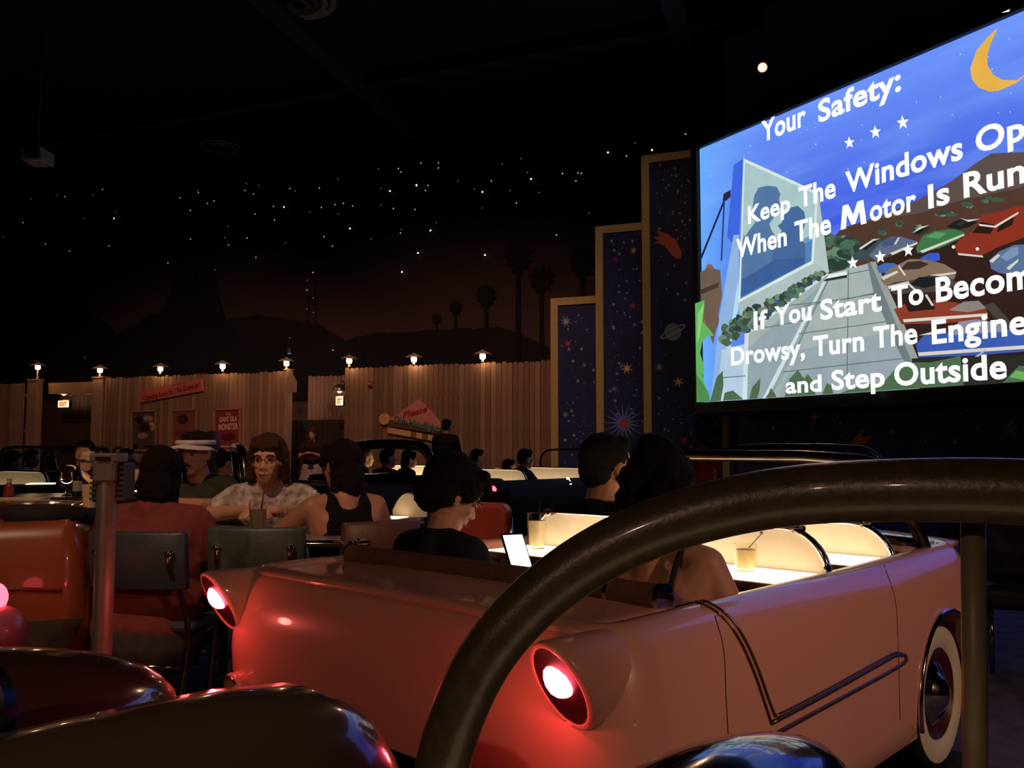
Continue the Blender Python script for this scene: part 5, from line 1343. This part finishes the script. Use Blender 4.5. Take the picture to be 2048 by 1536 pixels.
# ================================================================== table, diner chairs, speaker post, props
def at_xy(px, Y): return Vector(((px - 1024) / FPX * Y, Y, 0))
tc = Vector((-1.2, 4.2, 0)); TZ = .75
t = thing('dining_table', 'grey topped diner table with chrome edge and drinks on it', 'table', tc, math.radians(-4))
MB().box((-.6, -.36, TZ - .035), (.6, .36, TZ)).build('table_top', M('table_laminate', '8a7a70', .25, var=.1), t, bev=.012)
MB().tube([(-.6, -.362, TZ - .018), (.6, -.362, TZ - .018), (.6, .362, TZ - .018), (-.6, .362, TZ - .018)], .016, 8, closed=True).build('edge_band', CHROME, t, True)
MB().lathe([(.045, .03), (.04, .1), (.04, TZ - .04)], 16).build('pedestal', CHROME, t, sharp=40)
MB().lathe([(.28, 0), (.28, .015), (.1, .035), (.05, .06)], 24).build('base', M('base_black', '1a1816', .4), t, sharp=40)
def diner_chair(label, loc, face, col):
    r = thing('diner_chair', label, 'chair', loc, -math.radians(face), 'chrome diner chairs')
    vn = M('vinyl_' + col, col, .4, var=.1, scale=30, bump=.12, bscale=80)
    o = MB().box((-.21, -.2, .42), (.21, .22, .47)).build('seat', vn, r); bevel(o, .025, 3)
    V = []; rings = []
    for i in range(9):
        x = -.2 + .05 * i; cv = -.03 * (1 - (x / .2) ** 2)
        rings.append([(x, -.235 + cv + y + (z - .6) * -.12, z) for y, z in ((-.018, .60), (.018, .60), (.022, .70), (.018, .81), (.008, .825), (-.008, .825), (-.018, .81), (-.022, .70))])
    o = MB().loft(rings).build('backrest', vn, r, True); bevel(o, .01, 2)
    for sg in (-1, 1):
        MB().tube(catmull([(sg * .17, .18, 0), (sg * .18, .17, .2), (sg * .185, .14, .40), (sg * .185, -.05, .415)], 4), .0115, 10).build('front_leg', CHROME, r, True)
        MB().tube(catmull([(sg * .185, -.3, 0), (sg * .185, -.24, .2), (sg * .185, -.2, .42), (sg * .165, -.23, .58), (sg * .15, -.285, .68), (sg * .15, -.29, .74)], 4), .0115, 10).build('rear_leg', CHROME, r, True)
        MB().lathe([(.016, 0), (.018, .012), (.012, .02)], 10, Matrix.Translation((sg * .15, -.295, .735))).build('bolt_cap', CHROME, r, True)
    MB().tube([(-.185, -.22, .3), (.185, -.22, .3)], .008, 8).build('stretcher', CHROME, r, True)
    return r
diner_chair('dark teal vinyl diner chair under the person in brick red', at_xy(352, 3.68), 8, '3c4248')
diner_chair('empty dark green vinyl diner chair at the near side of the table', at_xy(556, 3.85), 2, '4a5248')
diner_chair('brown vinyl diner chair behind the woman in black', at_xy(705, 4.12), -42, '5c3a2c')
diner_chair('brown vinyl diner chair under the capped man', at_xy(383, 4.92), 190, '5c3a2c')
diner_chair('dark vinyl diner chair under the woman in glasses', at_xy(538, 4.72), 178, '3c4248')
# drinks on the table
def tumbler(label, px, Y, z, r0, r1, h, fill, fcol, straw=None, group='drinks on the diner table', glow=0):
    p = at_xy(px, Y); p.z = z
    r = thing('drinking_glass', label, 'glass', p, 0, group)
    MB().lathe([(r0 * .3, .0), (r0, 0), (r1, h), (r1 - .004, h), (r0 - .003, .012), (r0 * .3, .012)], 20).build('tumbler', GLASS, r, sharp=40)
    if fill: MB().lathe([(.002, .014), (r0 - .005, .014), (r0 - .005 + (r1 - r0) * fill, h * fill), (.002, h * fill)], 18).build('drink', M('drink_' + fcol, fcol, .2, var=.1), r, sharp=40)
    if straw: MB().tube([(0, 0, .02), (straw, .0, h + .07)], .004, 8).build('straw', M('straw_red', '5a1c20', .4), r, True)
    return r
tumbler('tall clear glass with a dark straw in front of the woman', 520, 4.05, TZ, .034, .042, .15, .75, 'a89484', .03)
tumbler('shorter glass of pale drink at the centre of the table', 590, 4.1, TZ, .038, .04, .115, .8, 'e0c8a0')
p = at_xy(631, 4.15); p.z = TZ
r = thing('water_bottle', 'plastic water bottle with a blue label on the table', 'bottle', p)
MB().lathe([(.001, 0), (.03, 0), (.032, .01), (.031, .1), (.03, .13), (.014, .16), (.013, .178), (.001, .178)], 20).build('bottle', M('bottle_plastic', 'd8d8d8', .15, trans=.6, ior=1.2), r, sharp=50)
MB().lathe([(.0325, .05), (.0325, .1)], 20).build('label', M('label_blue', '4a6a8a', .5), r, sharp=40)
MB().lathe([(.014, .178), (.014, .195), (.001, .195)], 14).build('cap', M('cap_white', 'd8d4cc', .4), r, sharp=40)
p = at_xy(540, 3.98); p.z = TZ
r = thing('ashtray_dish', 'small dark dish between the two glasses', 'dish', p)
MB().lathe([(.02, 0), (.035, .004), (.04, .03), (.034, .03), (.028, .01), (.002, .01)], 18).build('dish', M('dish_dark', '241a16', .3), r, sharp=40)

# drive-in speaker post
p = at_xy(219, 2.78)
r = thing('speaker_post', 'grey drive-in speaker post left of the broad seated person', 'post', p, math.radians(2))
pg = M('post_grey', '8c8072', .45, .3, var=.15, scale=12)
MB().lathe([(.06, 0), (.06, .02), (.03, .03), (.03, 1.06), (.028, 1.07)], 20).build('shaft', pg, r, sharp=40)
MB().box((-.045, -.035, 1.10), (.045, .05, 1.13)).build('head_plate', pg, r, bev=.006)
MB().box((-.033, -.036, 1.04), (.033, .04, 1.105)).build('collar', pg, r, bev=.006)
MB().box((-.022, -.043, 1.108), (.022, -.039, 1.118)).build('slot', BLACK, r)
for sg in (-1, 1):
    sp = MB().box((min(sg * .012, sg * .05), .0, .975), (max(sg * .012, sg * .05), .1, 1.10)).build('speaker_box', M('speaker_dark', '3a342c', .5), r, bev=.008)
    for k in range(7):
        MB().box((min(sg * .03, sg * .052), -.006, .982 + k * .0165), (max(sg * .03, sg * .052), .0, .99 + k * .0165)).build('speaker_rib', M('speaker_rib', '57503f', .5), sp)
    MB().tube([(sg * .025 + .018 * math.cos(t), .02, 1.13 + .018 * math.sin(t)) for t in [math.pi * k / 10 for k in range(11)]], .005, 8).build('carry_handle', BLACK, r, True)
# phone of the boy
def phone(label, c, yawd, tilt, lit=True, s=1.0, group=None):
    r = thing('phone', label, 'phone', c, math.radians(yawd), group)
    mt = Matrix.Rotation(math.radians(tilt), 4, 'X')
    b = MB().box((-.04 * s, -.005, -.075 * s), (.04 * s, .005, .075 * s), mt); b.build('case', M('phone_black', '101012', .3), r, bev=.003)
    b = MB().box((-.035 * s, -.0062, -.066 * s), (.035 * s, -.0052, .066 * s), mt); b.build('screen', EM('phone_screen', 'f4f6ff', 1.6) if lit else M('phone_dark', '08080a', .1), r)
phone('bright phone in the hands of the boy', at(1034, 1106, 3.05), 24, -38, True, 1.05)
phone('phone held out by the man in blue grey', at(1137, 962, 10.9), 40, -30, True, .8)
phone('dark phone held at the mouth of the far left man', at(168, 922, 7.72), 0, 80, False)
# drinks on the pink car's lit counter
CM = main.matrix_world
def on_counter(x, y): return CM @ Vector((x, y, .7545))
def cup(label, x, y, h, r0, r1, col, group='drinks on the lit counter', straw=True, garnish=True):
    p = on_counter(x, y); r = thing('cocktail_glass', label, 'glass', p, 0, group)
    MB().lathe([(r0 * .4, 0), (r0, 0), (r1, h), (r1 - .0035, h), (r0 - .003, .008), (r0 * .4, .008)], 20).build('tumbler', GLASS, r, sharp=40)
    MB().lathe([(.001, .01), (r0 - .005, .01), (r0 - .004 + (r1 - r0) * .8, h * .8), (.001, h * .8)], 18).build('drink', M('drink_' + col, col, .3, var=.15), r, sharp=40)
    if garnish: MB().tube([(r1 * .3, 0, h * .85), (r1 + .014, 0, h + .03)] , .0016, 6).build('pick', M('pick', '8a6a50', .4), r, True); MB().ell((r1 + .016, 0, h + .034), (.006, .006, .006), 8, 6).build('pick_ball', M('pick'), r, True)
    if straw: MB().tube([(0, 0, .01), (.012, 0, h * 1.35)], .003, 6).build('straw', M('straw_black', '141010', .4), r, True)
cup('short glass of pale drink with a pick on the pink car counter', 1.19, -.40, .085, .034, .037, 'f4d9a0', straw=False)
cup('tall clear glass with a black straw at the left end of the pink car counter', 1.19, .50, .135, .033, .04, 'e0c8a8', garnish=False)
cup('clear glass on the front counter of the pink car', 1.70, .0, .12, .033, .037, 'e8d0a8', straw=False, garnish=False)
# red vinyl bench end between the pink car and the table
p = at_xy(975, 4.35)
r = thing('vinyl_bench', 'red orange vinyl bench back just beyond the boy', 'bench', p, math.radians(-18))
red = M('vinyl_red', 'a8402a', .4, var=.08, scale=20, bump=.1)
V = [(-.28, 0, .42)]
pts = [(-.3, 0, .4), (.1, 0, .4)] + [(.1 - .05 + .05 * math.cos(a), 0, .82 + .05 * math.sin(a)) for a in [math.radians(90 * k / 6) for k in range(7)]] + [(-.25 + .05 * math.cos(a), 0, .82 + .05 * math.sin(a)) for a in [math.radians(90 + 90 * k / 6) for k in range(7)]]
MB().prism(pts, (0, 1, 0), .1).build('backrest', red, r, bev=.02, seg=3)
MB().box((-.3, .08, .3), (.1, .5, .42)).build('seat', red, r, bev=.03, seg=3)
MB().box((-.28, .02, 0), (.08, .45, .3)).build('plinth', M('base_black'), r)
MB().tube([(.108, .05, .42), (.108, .05, .8)], .008, 8).build('edge_trim', CHROME, r, True)
# glowing half-shell counter of a booth behind the woman in black
p = at_xy(806, 5.6)
r = thing('shell_counter', 'small shell backed booth counter glowing orange behind the woman in black', 'counter', p, math.radians(-20))
MB().box((-.16, -.14, 0), (.1, .14, .68)).build('cabinet', M('base_black'), r, bev=.02)
MB().box((-.15, -.13, .68), (.09, .13, .70)).build('counter_top', M('counter_edge'), r, bev=.004)
MB().box((-.14, -.12, .70), (.02, .05, .704)).build('light_box', EM('counter_light_2.6', 'ffd9a6', 2.6), r)
sh = []
for i in range(13):
    t = math.radians(180 * i / 12); sh.append((-.12 + .24 * i / 12, .1 - .03 * math.sin(t), .70 + .15 * math.sin(math.radians(150 * (12 - i) / 12 + 15))))
rings = [[(x, y, .70), (x, y + .02, .70), (x, y + .02, z), (x, y, z)] for x, y, z in sh]
MB().loft(rings).build('shell_back', M('divider_cream'), r, sharp=60)
MB().tube([(x, y + .01, z + .004) for x, y, z in sh], .008, 8).build('shell_trim', CHROME, r, True)

# far left booth table with serving things
bt = thing('booth_table', 'lit serving table with trays at the left edge', 'table', (-3.0, 5.1, 0), math.radians(4))
MB().box((-.7, -.3, .76), (.55, .4, .795)).build('table_top', M('table_laminate'), bt, bev=.01)
MB().box((-.68, .05, .7955), (.1, .38, .799)).build('light_box', EM('counter_light_1.6', 'ffd9a6', 1.6), bt)
for x in (-.6, .45): MB().box((x, -.2, 0), (x + .08, .3, .76)).build('leg', M('base_black'), bt, bev=.01)
def world_on(px, Y, z): q = at_xy(px, Y); q.z = z; return q
r = thing('serving_tray', 'white sloped serving tray on the table at the left edge', 'tray', world_on(42, 4.88, .796), math.radians(4))
rings = [[(-.13, -.06, 0), (.13, -.06, 0), (.13, .06, 0), (-.13, .06, 0)], [(-.15, -.07, .07), (.15, -.07, .07), (.15, .07, .07), (-.15, .07, .07)], [(-.143, -.063, .07), (.143, -.063, .07), (.143, .063, .07), (-.143, .063, .07)], [(-.124, -.054, .008), (.124, -.054, .008), (.124, .054, .008), (-.124, .054, .008)]]
MB().loft(rings).build('tray', M('tray_cream', 'd8c8a8', .5), r, bev=.003)
r = thing('ketchup_bottle', 'red ketchup bottle behind the white tray', 'bottle', world_on(24, 5.12, .799))
MB().lathe([(.001, 0), (.026, 0), (.028, .02), (.027, .1), (.018, .13), (.012, .14), (.001, .14)], 16).build('bottle', M('ketchup_red', 'b03428', .3), r, sharp=50)
MB().lathe([(.0285, .0), (.0285, .03)], 16).build('label', M('cap_white'), r, sharp=40)
MB().lathe([(.014, .14), (.014, .165), (.001, .165)], 12).build('cap', M('cap_white'), r, sharp=40)
r = thing('dark_bottle', 'dark glass bottle with a pale label before the man at the far left', 'bottle', world_on(160, 5.95, .82))
MB().lathe([(.001, 0), (.03, 0), (.03, .12), (.025, .15), (.012, .18), (.012, .235), (.001, .235)], 16).build('bottle', M('bottle_dark', '1a120c', .1), r, sharp=50)
MB().lathe([(.0305, .03), (.0305, .1)], 16).build('label', M('label_cream', 'e0cda0', .5), r, sharp=40)
MB().lathe([(.013, .2), (.013, .236)], 12).build('foil', M('foil', 'a89878', .3, .6), r, sharp=40)
r = thing('goblet', 'round clear goblet beside the dark bottle', 'glass', world_on(138, 5.93, .82))
MB().lathe([(.03, 0), (.03, .004), (.005, .01), (.005, .05), (.03, .07), (.042, .11), (.036, .16), (.034, .16), (.039, .11), (.028, .074), (.001, .06)], 18).build('bowl', GLASS, r, sharp=50)
r = thing('booth_counter', 'black booth counter carrying the bottle at the left', 'counter', (-3.06, 6.05, 0), math.radians(4))
MB().box((-.35, -.3, 0), (.4, .22, .80)).build('cabinet', M('base_black'), r, bev=.02)
MB().box((-.36, -.31, .80), (.41, .23, .82)).build('counter_top', M('counter_black', '141214', .25), r, bev=.005)
r = thing('paper_cup', 'paper cup with a lit side behind the speaker post', 'cup', world_on(186, 3.85, .885))
MB().lathe([(.001, 0), (.028, 0), (.036, .1), (.033, .1), (.026, .004), (.001, .004)], 18).build('cup', M('cup_cream', 'd8b888', .6), r, sharp=40)
# dark padded chair at the right edge
r = thing('padded_chair', 'dark padded chair with speckled back at the right edge', 'chair', (2.75, 4.65, 0), math.radians(-20))
MB().box((-.3, -.25, .32), (.35, .3, .45)).build('seat', M('pad_dark', '1c1614', .5), r, bev=.05, seg=4)
MB().box((-.3, .25, .4), (.35, .36, .92)).build('backrest', M('pad_speckled', '3c332c', .6, var=.7, scale=14, bump=.6, bscale=14), r, bev=.05, seg=4)
for x in (-.25, .29):
    for y in (-.2, .28): MB().tube([(x, y, 0), (x, y, .34)], .014, 8).build('leg', CHROME, r, True)
# our own lit counter: the strip of light in the viewer's car
oc = MB().box((-.52, -.5, .60), (-.27, .5, .62)).build('counter', M('counter_edge'), own, bev=.005)
MB().box((-.51, -.48, .6205), (-.28, .48, .624)).build('light_box', EM('counter_light_own', 'ffd9a6', .8), oc)

# lit counters at the far left; first two added to light faces from below
def lit_counter(label, loc, rz, w_, d_, z, es):
    r = thing('booth_counter', label, 'counter', loc, math.radians(rz), 'lit booth counters at the left')
    MB().box((-w_ / 2, -d_ / 2, 0), (w_ / 2, d_ / 2, z - .02)).build('cabinet', M('base_black'), r, bev=.02)
    MB().box((-w_ / 2 - .01, -d_ / 2 - .01, z - .02), (w_ / 2 + .01, d_ / 2 + .01, z)).build('counter_top', M('counter_edge'), r, bev=.004)
    MB().box((-w_ / 2 + .02, -d_ / 2 + .02, z + .0005), (w_ / 2 - .02, d_ / 2 - .02, z + .004)).build('light_box', EM('counter_light_%g' % es, 'ffd9a6', es), r)
lit_counter('added lit counter brightening the man raising a phone', at_xy(160, 7.45), 4, .7, .22, .74, 9)
lit_counter('small lit counter standing in for a candle under the bending guest', at_xy(284, 8.1), 10, .3, .2, .74, 5)
lit_counter('lit counter before the bearded guest in white', at_xy(92, 8.3), 20, .3, .3, .80, 5)
